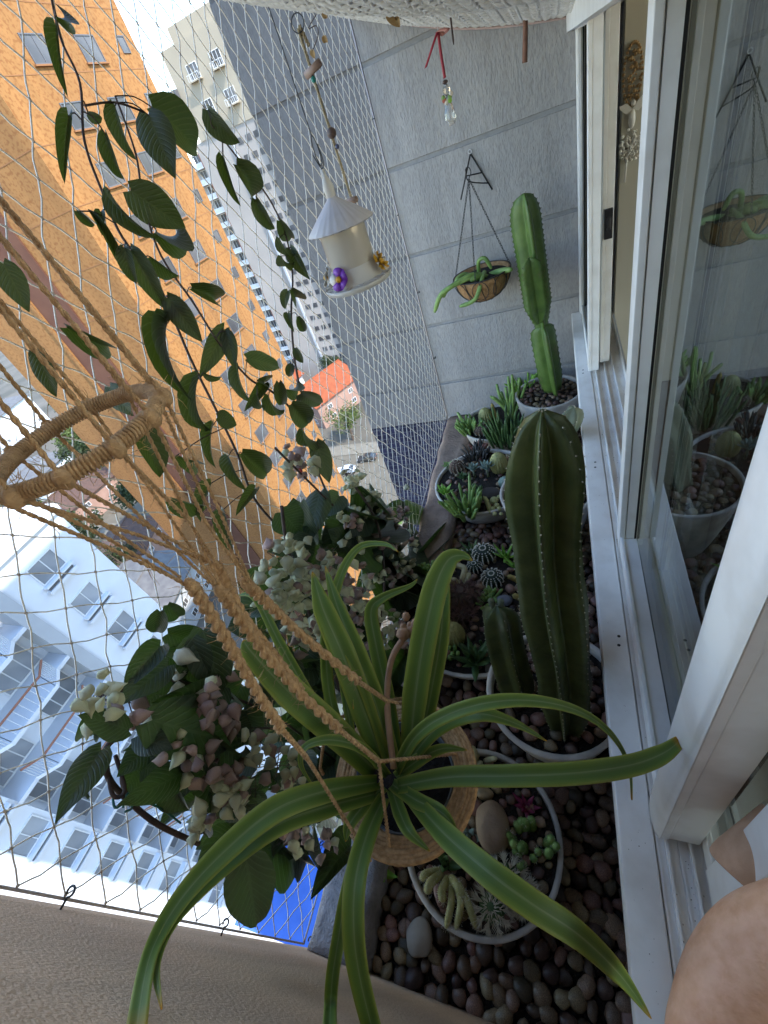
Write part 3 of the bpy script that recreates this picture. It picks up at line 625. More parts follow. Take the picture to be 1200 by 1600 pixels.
# beaded dove hanging on the room wall
m_pearl = mat('pearl_white', (0.75, 0.72, 0.66), (0.68, 0.64, 0.58), rough=0.3)
m_gold = mat('gold_bead', (0.36, 0.22, 0.09), (0.22, 0.13, 0.05), rough=0.35, metal=0.4)
dv = thing('wall_ornament', (0.282, 2.40, -0.5), 'white dove ornament with strings of beads on the room wall', 'ornament')
yo = 2.396; cx = 0.285
b = MB()
for i in range(34):
    a = i / 34 * 6.283; b.ball((cx - 0.004 + 0.030 * math.sin(a), yo, -0.165 + 0.085 * math.cos(a)), 0.0055, 6, 4)
for i in range(50): b.ball((cx + U(-.022, .022), yo - U(0, .008), U(-.235, -.10)), U(.004, .007), 6, 4)
b.build('bead_loop', m_gold, dv, True)
b = MB(); b.ball((cx, yo - .004, -0.29), 0.012, 10, 8, (1, .6, 2.6)); b.ball((cx + .002, yo - .006, -0.245), 0.009, 8, 6); b.build('dove_body', m_pearl, dv, True)
for s in (-1, 1):
    b = MB(); pts = [(cx, -.262), (cx + s*.02, -.24), (cx + s*.045, -.222 - (.02 if s < 0 else 0)), (cx + s*.04, -.255), (cx + s*.02, -.272)]
    b.add([(x, yo - .003, z) for x, z in pts] + [(x, yo - .009, z) for x, z in pts], [(0, 1, 2, 3, 4), (9, 8, 7, 6, 5)] + [(i, (i+1) % 5, 5 + (i+1) % 5, 5 + i) for i in range(5)]); b.build('wing', m_pearl, dv)
b = MB()
for i in range(120):
    a = U(0, 6.28); r_ = U(0, .042); b.ball((cx + r_ * math.cos(a), yo - U(0, .012), -0.375 + .06 * math.sin(a) * r_ / .042), U(.004, .0065), 6, 4)
b.tube([(cx - .012, yo - .006, -.40), (cx - .016, yo - .006, -.49)], .004, 6)
b.build('bead_tassel', m_pearl, dv, True)

# ------------------------------------------------------------------ woven canopy under the ceiling
m_weave = mat('white_woven_cord', (0.72, 0.70, 0.66), (0.6, 0.58, 0.54), rough=0.85, scale=40)
cn = thing('woven_canopy', (-0.3, 1.5, 0.3), 'white woven mesh canopy across the top of the planter', 'canopy')
def canz(x, y): 
    t = (x + 0.70) / 0.79
    return 0.325 - 0.27 * t - 0.035 * math.sin(math.pi * t) + 0.006 * math.sin(y * 9) 
b = MB()
for i in range(70):
    y = 0.75 + i * 0.0242
    b.tube([(x, y + 0.004 * math.sin(x * 260 + i * 3.14), canz(x, y) + 0.004 * math.cos(x * 130 + i * 3.14)) for x in [(-0.70 + 0.79 * k / 60) for k in range(61)]], 0.0055, 5, False)
b.build('warp_cords', m_weave, cn, True)
b = MB()
for k in range(52):
    x = -0.70 + 0.79 * k / 51
    b.tube([(x, 0.75 + 1.69 * j / 70, canz(x, 0.75 + 1.69 * j / 70) + 0.004 * math.cos(3.14 * j + k)) for j in range(71)], 0.0045, 4, False)
b.build('weft_cords', m_weave, cn, True)
b = MB()
for j in range(21):
    for k in range(9): b.v.append(Vector((-0.70 + 0.79 * k / 8, 0.75 + 1.69 * j / 20, canz(-0.70 + 0.79 * k / 8, 0.75 + 1.69 * j / 20) + 0.012)))
for j in range(20):
    for k in range(8): b.f.append((j*9+k, j*9+k+1, j*9+10+k, j*9+9+k))
o = b.build('lining', m_weave, cn); sm = o.modifiers.new('solid', 'SOLIDIFY'); sm.thickness = 0.003
b = MB(); b.tube([(-0.70 + 0.79 * k / 24, WY - .03, canz(-0.70 + 0.79 * k / 24, WY - .03) - .008) for k in range(25)], 0.004, 6); b.build('edge_cord', mat('pinkish_cord', (0.55, 0.40, 0.36), rough=.8), cn, True)

# ------------------------------------------------------------------ safety net on the open side
NX = -0.70
def netp(i, j):                                    # lattice knot; i along Y, j down Z
    y = -0.085 + 0.0335 * i; z = 0.42 - 0.0418 * j
    q = Vector((y * 2.1, z * 2.3, 0))
    ed = min(1, max(0, (y + 0.085) / 0.25)) * min(1, max(0, (2.44 - y) / 0.25)) * min(1, max(0, (z + 1.5) / 0.25))
    return Vector((NX + ed * 0.02 * noise.noise(q + Vector((5, 0, 0))), y + ed * (0.014 * noise.noise(q) + U(-.002, .002)), z + ed * (0.014 * noise.noise(q + Vector((0, 9, 0))) + U(-.002, .002))))
net = thing('safety_net', (NX, 1.2, -1.5), 'cream diamond mesh safety net closing the open side of the planter', 'net')
NI, NJ = 76, 47; K = {}
for i in range(NI):
    for j in range(NJ):
        if (i + j) % 2 == 0: K[i, j] = netp(i, j)
b = MB(); kb = MB()
for (i, j), p in K.items():
    for di in (-1, 1):
        q = K.get((i + di, j + 1))
        if q is None: continue
        mid = (p + q) / 2 + Vector((U(-.002, .002), 0.0025 * di * (1 if j % 2 else -1) + U(-.0015, .0015), U(-.003, .001)))
        b.tube([p, lerp(p, mid, .6) + Vector((0, .0006 * di, 0)), mid, q], 0.0012, 4, False)
    kb.ball(p, 0.0025, 5, 3, (1, 1, 1.25))
b.build('mesh_cords', m_cord, net, True); kb.build('knots', mat('net_knot', (0.62, 0.52, 0.43), (0.5, 0.42, 0.35), rough=.85), net, True)
b = MB(); b.tube([(NX, -0.088, 0.5), (NX, -0.09, -1.508)], .0022, 5); b.tube([(NX, 2.435, 0.33), (NX, 2.437, -1.505)], .003, 5); b.tube([(NX, -0.09, -1.507), (NX + .004, .6, -1.500), (NX, 1.4, -1.498), (NX, 2.437, -1.503)], .0025, 5)
b.build('edge_rope', mat('net_edge_rope', (0.62, 0.56, 0.55), (0.5, 0.44, 0.44), rough=.8), net, True)
def hook(p, d, m):
    d = Vector(d); u = Vector((1, 0, 0)) if abs(d.y) > .5 else Vector((0, 1, 0))
    pts = [p, p + d * .014] + [p + d * (.0205 - .0065 * math.cos(a)) + u * (.0065 * math.sin(a)) for a in [i * .6 for i in range(1, 10)]]
    MB().tube(pts, 0.0018, 6).build('hook', m, net, True)
for (px, py) in ((585, 185), (622, 335), (655, 455), (680, 557)): hook(at(px, py, 1, WY - .016), (0, -1, 0), m_iron)
for (px, py) in ((83, 1432), (342, 1460), (481, 1472)): 
    p = at(px, py, 1, -0.10); hook(Vector((NX + .006, -0.10, p.z * abs(NX / p.x))), (0, 1, 0), m_iron)

# ------------------------------------------------------------------ pots
def pebble_meshes(n, seed):
    rn = random.Random(seed); out = []
    for k in range(n):
        bm = bmesh.new(); bmesh.ops.create_icosphere(bm, subdivisions=2, radius=0.5)
        sx, sy, sz = rn.uniform(.8, 1.15), rn.uniform(.62, .95), rn.uniform(.42, .7); off = Vector((rn.uniform(0, 50), 3, 7))
        for v in bm.verts:
            d = 1 + 0.22 * noise.noise(v.co * 2.2 + off); v.co = Vector((v.co.x * sx, v.co.y * sy, v.co.z * sz)) * d
        me = bpy.data.meshes.new('pebble'); bm.to_mesh(me); bm.free()
        for p in me.polygons: p.use_smooth = True
        me.materials.append(m_pebble); out.append(me)
    return out
PEB = pebble_meshes(10, 5)
def put_pebble(loc, s, parent, name='pebble'):
    o = bpy.data.objects.new(name, random.choice(PEB)); COL.objects.link(o); adopt(o, parent)
    o.location = loc; o.rotation_euler = (U(-.35, .35), U(-.35, .35), U(0, 6.28)); o.scale = (s, s, s); return o
def pot(c, r, zr, zb, label, rb=0.6, bulge=0.10, th=0.013, soil_drop=0.018, pebbles=0, psz=0.03, nm='bowl_planter', cat='planter', soil_m=None):
    t = thing(nm, (c[0], c[1], zb), label, cat)
    H = zr - zb; prof = []
    for i in range(11):
        u = i / 10; rr = r * (rb + (1 - rb) * (u + bulge * 4 * u * (1 - u))); prof.append((min(rr, r), zb + H * u))
    ph = U(0, 6); wob = lambda a, z: 1 + 0.006 * math.sin(2 * a + ph) + 0.003 * math.sin(5 * a + ph)
    outer = prof[:-1] + [(r, zr - .004), (r - .002, zr), (r - th + .002, zr), (r - th, zr - .004)]
    inner = [(r - th - .002, zr - 0.05), ((r - th) * .9, zr - .07)]
    b = MB(); b.lathe(outer + inner, 48, (c[0], c[1], 0), cap0=True, wob=wob); b.build('bowl', m_pot, t, True)
    b = MB(); rs = r - th - 0.0015; n = 40; zs = zr - soil_drop; b.v.append(Vector((c[0], c[1], zs + .006)))
    for k in range(1, 7):
        for j in range(n):
            a = 6.2832 * j / n; q = Vector((c[0] + rs * k / 6 * math.cos(a), c[1] + rs * k / 6 * math.sin(a), zs)); q.z += .007 * noise.noise(q * 30) + .006 * (1 - k / 6); b.v.append(q)
    for j in range(n): b.f.append((0, 1 + j, 1 + (j + 1) % n))
    for k in range(5):
        for j in range(n): b.f.append((1 + k*n + j, 1 + (k+1)*n + j, 1 + (k+1)*n + (j+1) % n, 1 + k*n + (j+1) % n))
    b.build('soil', soil_m or m_soil, t, True)
    if pebbles:
        cnt = 0; pts = []
        for tr in range(4000):
            a = U(0, 6.2832); d = rs * math.sqrt(random.random()); s = psz * U(.75, 1.25)
            if d > rs - s * .42: continue
            p = Vector((c[0] + d * math.cos(a), c[1] + d * math.sin(a), zs + s * U(.1, .3)))
            if all((p - q).length > (s + sq) * .40 for q, sq in pts):
                pts.append((p, s)); put_pebble(p, s, t)
            if len(pts) >= pebbles: break
    return t
pot((-0.060, 0.600), 0.190, -1.315, -1.60, 'large cement pot holding the thick ribbed cactus beside the ledge', 0.62, 0.06, 0.016, 0.03, 95, 0.042, 'cement_pot', 'pot')
pot((-0.070, 2.225), 0.170, -1.300, -1.60, 'cement pot of pebbles at the far end holding the tall three-ribbed euphorbia', 0.62, 0.06, 0.013, 0.02, 95, 0.034, 'cement_pot', 'pot')
pot((-0.082, 1.430), 0.185, -1.290, -1.60, 'cement pot of pebbles hidden behind the thick ribbed cactus', 0.62, 0.06, 0.013, 0.022, 95, 0.036, 'cement_pot', 'pot')
pot((-0.255, 0.235), 0.212, -1.440, -1.60, 'wide grey cement bowl with round stone and cacti, nearest below the hanging plant', 0.72, 0.12, 0.014, 0.016, 130, 0.03)
pot((-0.350, 0.950), 0.290, -1.430, -1.60, 'widest cement bowl packed with many small cacti, beside the flowering bush', 0.68, 0.12, 0.014, 0.016, 130, 0.03)
pot((-0.385, 1.690), 0.245, -1.430, -1.60, 'cement bowl with finger succulents and blue rosettes beside the parapet', 0.62, 0.12, 0.013, 0.016, 90, 0.028)
pot((-0.365, 2.195), 0.185, -1.430, -1.60, 'small far cement bowl of succulents against the grey wall', 0.62, 0.12, 0.012, 0.016)

# pebble bed: the nearest 300 pebbles singly, the rest as one mass
POTS = [(-.06, .6, .13), (-.07, 2.225, .12), (-.082, 1.43, .13), (-.255, .235, .165), (-.35, .95, .22), (-.385, 1.69, .17), (-.365, 2.195, .13)]
bed = structure(MB().box((-0.531, -0.097, -1.6055), (0.1415, WY - 0.021, -1.600)).build('pebble_bed', m_soil))
cells = []
st = 0.038; y = -0.085; row = 0
while y < WY - 0.03:
    x = -0.522 + (row % 2) * st / 2
    while x < 0.135:
        px, py = x + U(-.009, .009), y + U(-.008, .008)
        if all((px - a)**2 + (py - c_)**2 > r_**2 for a, c_, r_ in POTS): cells.append((px, py))
        x += st
    y += st * 0.86; row += 1
def seen(p):                                      # in the frame and not under a pot rim
    q = ROT.transposed() @ Vector((p[0], p[1], -1.59)); X = 600 + FPX * q.x / -q.z; Y = 800 - FPX * q.y / -q.z
    return 560 < X < 990 and Y < 1600 and all((p[0] - a)**2 + (p[1] - c_)**2 > (r_ * 1.25)**2 for a, c_, r_ in POTS)
vis = sorted([c_ for c_ in cells if seen(c_)], key=lambda c_: c_[0]**2 + c_[1]**2)[:298]
vs_ = set(vis); mass = MB()
for (x, y) in cells:
    s = st * U(.95, 1.5); p = Vector((x, y, -1.60 + s * U(.16, .34)))
    if (x, y) in vs_: put_pebble(p, s, bed)
    else:
        me = random.choice(PEB); M = Matrix.Translation(p) @ Matrix.Rotation(U(0, 6.28), 4, 'Z') @ Matrix.Rotation(U(-.3, .3), 4, 'X') @ Matrix.Scale(s, 4)
        mass.add([M @ v.co for v in me.vertices], [tuple(q.vertices) for q in me.polygons])
o = mass.build('pebbles', m_pebble, bed, True); o['kind'] = 'stuff'

# ------------------------------------------------------------------ plant builders
def ribbed(path, rad, n, dep, seg=6, sharp=0.8, phase=0.0, wav=0.0, ex=1.0):
    """column with n ribs along a path; returns (MB, list of rib edge points with outward normals)"""
    P_ = [Vector(p) for p in path]; b = MB(); k = len(P_); edges = []; m = n * seg; ref = None
    for i, p in enumerate(P_):
        tg = (P_[min(i+1, k-1)] - P_[max(i-1, 0)]).normalized()
        if ref is None: ref = Vector((1, 0, 0)) if abs(tg.x) < .9 else Vector((0, 1, 0))
        ref = (ref - tg * ref.dot(tg)).normalized(); bi = tg.cross(ref)
        for j in range(m):
            a = 2 * math.pi * j / m; c_ = 1 - abs(math.sin(n * a / 2))
            rr = rad[i] * ((1 - dep) + dep * c_ ** ex) * (1 + wav * math.sin(i * 0.9 + 2.1 * round(n * a / 6.2832)))
            d = ref * math.cos(a + phase) + bi * math.sin(a + phase); b.v.append(p + d * rr)
            if j % seg == 0: edges.append((i, j // seg, p + d * rr, d.copy(), tg.copy()))
    for i in range(k - 1):
        for j in range(m): b.f.append((i*m + j, i*m + (j+1) % m, (i+1)*m + (j+1) % m, (i+1)*m + j))
    b.f.append(tuple(range(m))[::-1]); b.f.append(tuple((k-1)*m + j for j in range(m)))
    return b, edges
def spike(b, p, d, ln, w_):
    d = Vector(d).normalized(); u = d.orthogonal().normalized() * w_; v_ = d.cross(u).normalized() * w_
    b.add([p + u, p - u * .5 + v_ * .87, p - u * .5 - v_ * .87, p + d * ln], [(0, 1, 3), (1, 2, 3), (2, 0, 3)])
def rnd_dir(rn=random): return Vector((rn.gauss(0, 1), rn.gauss(0, 1), rn.gauss(0, 1))).normalized()
def column_profile(n, r, base=.7, top=.0, neck=0.08):
    out = []
    for i in range(n):
        u = i / (n - 1)
        f = 1.0
        if u < neck * 2: f = base + (1 - base) * (u / (neck * 2))
        if u > .82: f *= math.sqrt(max(0.0, 1 - ((u - .82) / .18) ** 2)) * (1 - top) + top
        out.append(max(r * f, r * .06))
    return out
def capsule(p0, p1, r, n=8, bend=None, taper=.85, k=7):
    p0, p1 = Vector(p0), Vector(p1); mid = (p0 + p1) / 2 + (Vector(bend) if bend else Vector((0, 0, 0)))
    pts = []; rs = []
    for i in range(k):
        u = i / (k - 1); pts.append((1-u)**2 * p0 + 2*u*(1-u) * mid + u*u * p1)
        rs.append(r * (taper + (1 - taper) * (1 - u)) * (1 if u < .8 else math.sqrt(max(.02, 1 - ((u - .8) / .2) ** 2))))
    return MB().tube(pts, rs, n)

# ------------------------------------------------------------------ big columnar cactus and its neighbour
m_c1 = cactus_mat('dark_green_cactus', (0.085, 0.105, 0.032), (0.048, 0.064, 0.018), 0.4)
m_c2 = cactus_mat('bright_green_cactus', (0.10, 0.17, 0.035), (0.06, 0.115, 0.022), 0.42)
m_c3 = cactus_mat('grey_green_cactus', (0.15, 0.17, 0.11), (0.10, 0.12, 0.075), 0.6)
def rib_dots(edges, every, b, size, spikes=0, skip0=1):
    for (i, j, p, d, tg) in edges:
        if i < skip0 or (i + j) % every: continue
        b.ball(p + d * .0005, size, 5, 3)
        for s in range(spikes): spike(b, p, d + rnd_dir() * .9, size * U(2.5, 5), size * .16)
base = at(884, 1140, 2, -1.345); top = at(842, 641, 1, 0.60)
NP = 46; path = [lerp(base, top, i / (NP - 1)) + Vector((.006 * math.sin(i * .16), .012 * math.sin(i / (NP - 1) * 3.1), 0)) for i in range(NP)]
rad = column_profile(NP, 0.069, .55, 0.0, .09)
for i in range(NP): rad[i] *= 1 + .05 * math.sin(i * .35)
t = thing('columnar_cactus', base, 'thick dark green ribbed column cactus standing beside the window ledge', 'cactus')
b, ed = ribbed(path, rad, 6, .60, 10, phase=.42, wav=.012, ex=.9); b.build('stem', m_c1, t, True)
b = MB(); rib_dots(ed, 1, b, .0013, 5); b.build('spines', m_spine, t)
base = at(812, 1090, 2, -1.345); top = at(777, 945, 1, 0.66)
path = [lerp(base, top, i / 17) + Vector((-.008 * math.sin(i / 17 * 3.1), 0, 0)) for i in range(18)]
t = thing('columnar_cactus', base, 'short dark green ribbed cactus leaning at the foot of the thick column cactus', 'cactus')
b, ed = ribbed(path, column_profile(18, .054, .8), 5, .45, 8, phase=.2); b.build('stem', m_c1, t, True)
b = MB(); rib_dots(ed, 1, b, .0011, 4); b.build('spines', m_spine, t)
p0 = at(777, 948, 1, .662)
for dx in (-.016, .012):
    capsule(p0 + Vector((dx * .5, 0, -.015)), p0 + Vector((dx, .006, .028)), .010).build('offset', m_c3, t, True)
# cactus in the hidden pot, only a grey-green edge shows past the big one
base = Vector((-0.075, 1.43, -1.31)); top = at(893, 636, 1, 1.40)
path = [lerp(base, top, i / 27) + Vector((.01 * math.sin(i * .3), 0, 0)) for i in range(28)]
t = thing('columnar_cactus', base, 'slim grey-green cactus behind the thick one, mirrored in the glass', 'cactus')
b, ed = ribbed(path, column_profile(28, .050, .8), 4, .45, 8, phase=.3); b.build('stem', m_c3, t, True)
b = MB(); rib_dots(ed, 2, b, .002, 1); b.build('spines', m_spine, t)

# three-ribbed euphorbia at the far end: lower joint, tall joint, side branch
t = thing('euphorbia', at(866, 606, 1, 2.2), 'tall bright green three-ribbed euphorbia in front of the far grey wall', 'cactus')
def toothed(pa, pb, r, n, nr, ph, nm, base=.6, topf=0.0):
    path = [lerp(pa, pb, i / (n - 1)) for i in range(n)]; rad = column_profile(n, r, base, topf, .1)
    b, ed = ribbed(path, rad, nr, .80, 12, phase=ph, ex=1.15)
    m = nr * 12
    for i in range(1, n - 1):                       # teeth along each rib
        if i % 2 == 0:
            for j in range(nr):
                v = b.v[i*m + j*12]; b.v[i*m + j*12] = v + (v - path[i]).normalized() * .0055
    b.build(nm, m_c2, t, True); return ed
A0 = at(866, 612, 1, 2.2); A1 = at(848, 512, 1, 2.2); A2 = at(818, 302, 1, 2.2)
eds = toothed(A0, A1 + Vector((0, 0, .01)), .066, 25, 3, .75, 'lower_joint', .8, .35)
eds += toothed(A1 - Vector((0, 0, .012)), A2, .070, 57, 3, .75, 'tall_joint', .35)
B0 = at(842, 505, 1, 2.13); B1 = at(827, 402, 1, 2.10)
eds += toothed(B0, B1, .046, 27, 3, 1.9, 'side_branch', .35)
b = MB()
for (i, j, p, d, tg) in eds:
    if i % 2 == 0: spike(b, p + d * .005, d + tg * .4, .006, .0012); spike(b, p + d * .005, d - tg * .3 + rnd_dir() * .3, .005, .001)
b.build('spines', m_dspine, t)

# ------------------------------------------------------------------ small plants in the bowls
def fingers(name, px, py, z, n, h, r, spread, m, label, cat='succulent', lean=.35, spines=None, part='stem'):
    n = int(n * 1.3); h *= 1.15; r *= 1.2; spread *= 1.1
    c = at(px, py, 2, z); t = thing(name, c, label, cat)
    sb = MB()
    for i in range(n):
        a = U(0, 6.28); d = spread * math.sqrt(random.random()); p = c + Vector((d * math.cos(a), d * math.sin(a), -.004))
        hh = h * U(.55, 1.05); q = p + Vector((lean * hh * math.cos(a) * d / spread * U(.5, 1.3), lean * hh * math.sin(a) * d / spread * U(.5, 1.3), hh))
        capsule(p, q, r * U(.8, 1.15), 7, Vector((U(-.15, .15), U(-.15, .15), .1)) * hh).build(part, m, t, True)
        if spines:
            for s in range(spines[1]):
                u = U(.1, 1.0); dd = rnd_dir(); dd = (dd - (q - p).normalized() * dd.dot((q - p).normalized()) * .6).normalized(); spike(sb, lerp(p, q, u) + dd * r * .75, dd, spines[2], .0005)
    if spines: sb.build('spines', spines[0], t)
    return t
def globe(name, px, py, z, r, m, label, nr=12, tall=1.0, spn=0, spl=.01, spm=None, spw=.0006, dots=0, cat='cactus', parent=None):
    r *= 1.22; spl *= 1.2; spw *= 1.3; dots *= 1.2
    c = at(px, py, 2, z); t = thing(name, c, label, cat)
    n = 12; H = 2 * r * tall * .8; path = [c + Vector((0, 0, -.006 + H * i / (n - 1))) for i in range(n)]
    rad = [max(r * .05, r * math.sqrt(max(0, 1 - (abs(i / (n - 1) - .42) / .6) ** 2))) for i in range(n)]
    b, ed = ribbed(path, rad, nr, .2, 4, phase=U(0, 1)); b.build('body', m, t, True)
    if spn:
        b = MB()
        for (i, j, p, d, tg) in ed:
            if i < 2: continue
            up = d + tg * max(-.4, (i / (n - 1) - .42) * 2.2)
            if dots: b.ball(p, dots, 4, 3)
            for s in range(spn): spike(b, p, up + rnd_dir() * .8, spl * U(.6, 1.2), spw)
        b.build('spines', spm, t)
    return t
def rosette(name, px, py, z, n, ln, wd, m, label, rise=.7, cat='succulent', curl=.25, stalk=0, part='leaf'):
    ln *= 1.35; wd *= 1.3
    c = at(px, py, 2, z); t = thing(name, c, label, cat); c = c + Vector((0, 0, stalk))
    if stalk: MB().tube([c - Vector((0, 0, stalk + .005)), c], .006, 7).build('stalk', m_c3, t, True)
    for i in range(n):
        u = i / max(1, n - 1); a = i * 2.39996 + U(-.15, .15); el = lerp(.25, 1.35, u) * rise + U(-.08, .08); L_ = ln * lerp(1, .55, u) * U(.9, 1.1)
        d = Vector((math.cos(a) * math.cos(el), math.sin(a) * math.cos(el), math.sin(el))); s = Vector((-math.sin(a), math.cos(a), 0)); up = s.cross(d) * -1
        if up.z < 0: up = -up
        b = MB(); kk = 6
        for k in range(kk):
            v = k / (kk - 1); p = c + d * (L_ * v) + up * (L_ * curl * v * v)
            ww_ = wd * (.65 + .9 * v * (1 - v) * 1.6) * (1 - v ** 2.5) + .0004; th = wd * .45 * (1 - v) + .0004
            b.v += [p - s * ww_ + up * th * .6, p - up * th, p + s * ww_ + up * th * .6, p + up * th * .15]
        for k in range(kk - 1):
            for j in range(4): b.f.append((k*4 + j, k*4 + (j+1) % 4, k*4 + 4 + (j+1) % 4, k*4 + 4 + j))
        b.f.append((3, 2, 1, 0)); b.f.append(tuple((kk-1)*4 + j for j in range(4)))
        b.build(part, m, t, True)
    return t
g_l = mat('light_green_succulent', (0.230, 0.351, 0.101), (0.135, 0.236, 0.061), rough=.45, scale=40)
g_d = mat('dark_green_succulent', (0.081, 0.149, 0.047), (0.047, 0.095, 0.030), rough=.45, scale=40)
g_b = mat('bright_green_succulent', (0.230, 0.446, 0.061), (0.149, 0.324, 0.041), rough=.45, scale=40)
g_blue = mat('blue_green_rosette', (0.24, 0.31, 0.27), (0.16, 0.23, 0.19), rough=.6, scale=40)
g_y = mat('golden_cactus', (0.36, 0.29, 0.085), (0.24, 0.18, 0.05), rough=.7, scale=60, bump=.4)
g_p = mat('pale_yellow_green', (0.44, 0.42, 0.19), (0.33, 0.33, 0.13), rough=.6, scale=50, bump=.3)
g_c = mat('cream_cactus', (0.48, 0.44, 0.27), (0.36, 0.34, 0.19), rough=.8, scale=60, bump=.5)
g_k = mat('dark_spotted_cactus', (0.03, 0.05, 0.03), (0.02, 0.035, 0.02), rough=.6, scale=40)
g_m = mat('magenta_rosette', (0.25, 0.03, 0.085), (0.16, 0.02, 0.05), rough=.5, scale=40)
g_br = mat('brown_cactus', (0.10, 0.06, 0.045), (0.06, 0.04, 0.03), rough=.8, scale=40)
m_hair = mat('white_spine', (0.8, 0.78, 0.72), (0.7, 0.68, 0.62), rough=.6)
m_tang = mat('tan_stone', (0.33, 0.235, 0.16), (0.24, 0.165, 0.11), rough=.7, scale=12, bump=.25, bscale=120)
def stone(px, py, z, s, label, m, rz=0):
    c = at(px, py, 2, z); bm = bmesh.new(); bmesh.ops.create_icosphere(bm, subdivisions=4, radius=1)
    M = Matrix.Rotation(rz, 3, 'Z')
    for v in bm.verts:
        d = 1 + .12 * noise.noise(v.co * 1.3 + c * 9); v.co = M @ Vector((v.co.x * s[0], v.co.y * s[1], v.co.z * s[2])) * d
    me = bpy.data.meshes.new('stone'); bm.to_mesh(me); bm.free()
    for p in me.polygons: p.use_smooth = True
    o = link('stone', me, m); o.location = c; return tag(o, label, 'stone')
# nearest bowl
ZC = -1.452
stone(770, 1292, ZC + .02, (.047, .058, .042), 'large smooth tan stone in the middle of the nearest bowl', m_tang, .2)
stone(757, 1240, ZC + .012, (.026, .016, .014), 'small flat brown stone above the large tan stone', m_pebble)
stone(742, 1262, ZC + .012, (.024, .018, .014), 'angular brown stone at the upper left of the large tan stone', m_pebble)
stone(690, 1395, ZC + .008, (.02, .032, .014), 'brown pebble under the fuzzy peanut cactus', m_pebble, .4)
stone(820, 1390, ZC + .008, (.034, .024, .012), 'brown stone at the right of the white-spined cactus', m_pebble)
stone(768, 1442, ZC + .006, (.038, .02, .010), 'flat reddish stone at the lower rim of the nearest bowl', m_pebble)
stone(655, 1465, -1.565, (.036, .040, .016), 'round pale flat stone on the pebbles beside the nearest bowl', mat('pale_disc_stone', (0.34, 0.29, 0.23), (0.26, 0.22, 0.17), rough=.7, scale=20), 0)
for (px, py, r_, lb) in ((795, 1378, .034, 'upper clump of the white star-spined cactus'), (770, 1420, .030, 'lower clump of the white star-spined cactus'), (815, 1400, .026, 'right clump of the white star-spined cactus')):
    globe('star_spined_cactus', px, py, ZC, r_, g_d, lb, 11, .8, 6, .022, m_spine, .0011)
fingers('clustered_cactus', 832, 1322, ZC, 13, .052, .0095, .042, g_l, 'cluster of small green columns with white tips at the bowl right rim', 'cactus', .3, (m_hair, 26, .004))
rosette('magenta_rosette', 822, 1262, ZC, 12, .034, .0055, g_m, 'small magenta rosette at the bowl edge under the long leaf', .8)
t = thing('peanut_cactus', at(705, 1385, 2, ZC), 'fuzzy pale green peanut cactus with drooping fingers in the nearest bowl', 'cactus'); sb = MB()
for (a, m_, e, r_) in (((690, 1365, .0), (672, 1380, .05), (668, 1395, .035), .011), ((700, 1372, .0), (690, 1392, .05), (693, 1408, .03), .010), ((705, 1375, .01), (705, 1410, .04), (697, 1450, .012), .0085), ((710, 1378, .01), (720, 1410, .045), (712, 1452, .012), .0085), ((715, 1380, .01), (730, 1410, .04), (745, 1450, .012), .009), ((705, 1372, 0), (712, 1380, .05), (725, 1400, .05), .010), ((690, 1360, 0), (665, 1365, .04), (660, 1375, .03), .009)):
    pts = crom([at(a[0], a[1], 2, ZC + a[2]), at(m_[0], m_[1], 2, ZC + m_[2]), at(e[0], e[1], 2, ZC + e[2])], 5)
    MB().tube(pts, [r_ * (.85 if i == 0 else 1) if i < len(pts) - 2 else r_ * (.75 if i == len(pts) - 2 else .35) for i in range(len(pts))], 9).build('stem', g_p, t, True)
    for p in pts:
        for s in range(26): d = rnd_dir(); spike(sb, p + d * r_ * .9 + rnd_dir() * .003, d, .005, .0004)
o = sb.build('spines', m_hair, t)
rosette('grey_agave', 733, 1308, ZC, 9, .036, .008, g_blue, 'small grey-green rosette left of the large tan stone', 1.0)
rosette('leafy_succulent', 697, 1350, ZC, 6, .04, .009, g_d, 'dark leafy succulent under the edge of the hanging pot', 1.0)
fingers('pale_finger_cactus', 747, 1186, ZC, 6, .055, .009, .022, g_c, 'pale yellowish finger cactus at the top rim of the nearest bowl', 'cactus', 1.1)
rosette('bright_weed', 592, 1362, -1.58, 12, .055, .009, g_b, 'bright green seedling on the pebbles left of the hanging pot', .8)
# widest bowl
ZD = -1.442
globe('speckled_cactus', 757, 870, ZD, .040, g_k, 'large black and white speckled cactus at the back of the widest bowl', 14, .8, 1, .006, m_hair, .0012, .0026)
globe('speckled_cactus', 770, 908, ZD, .036, g_k, 'black and white speckled ball cactus in the middle of the widest bowl', 14, .8, 1, .006, m_hair, .0012, .0024)
globe('speckled_cactus', 742, 888, ZD, .026, g_k, 'small speckled cactus between its two larger twins', 12, .8, 1, .006, m_hair, .001, .0016)
rosette('bright_aloe', 790, 872, ZD, 13, .06, .006, g_b, 'bright green aloe left of the thick cactus', 1.0)
rosette('bright_aloe', 808, 888, ZD, 13, .06, .006, g_b, 'bright green aloe touching the thick cactus', 1.0)
rosette('dark_haworthia', 737, 862, ZD, 14, .05, .006, g_d, 'dark pointed haworthia at the back rim of the widest bowl', .8)
rosette('dark_haworthia', 706, 872, ZD, 12, .045, .006, g_d, 'dark haworthia under the yellow leaf tip', .8)
t = thing('curled_cactus', at(715, 905, 2, ZD), 'cream curled finger cactus under the yellow leaf tips', 'cactus')
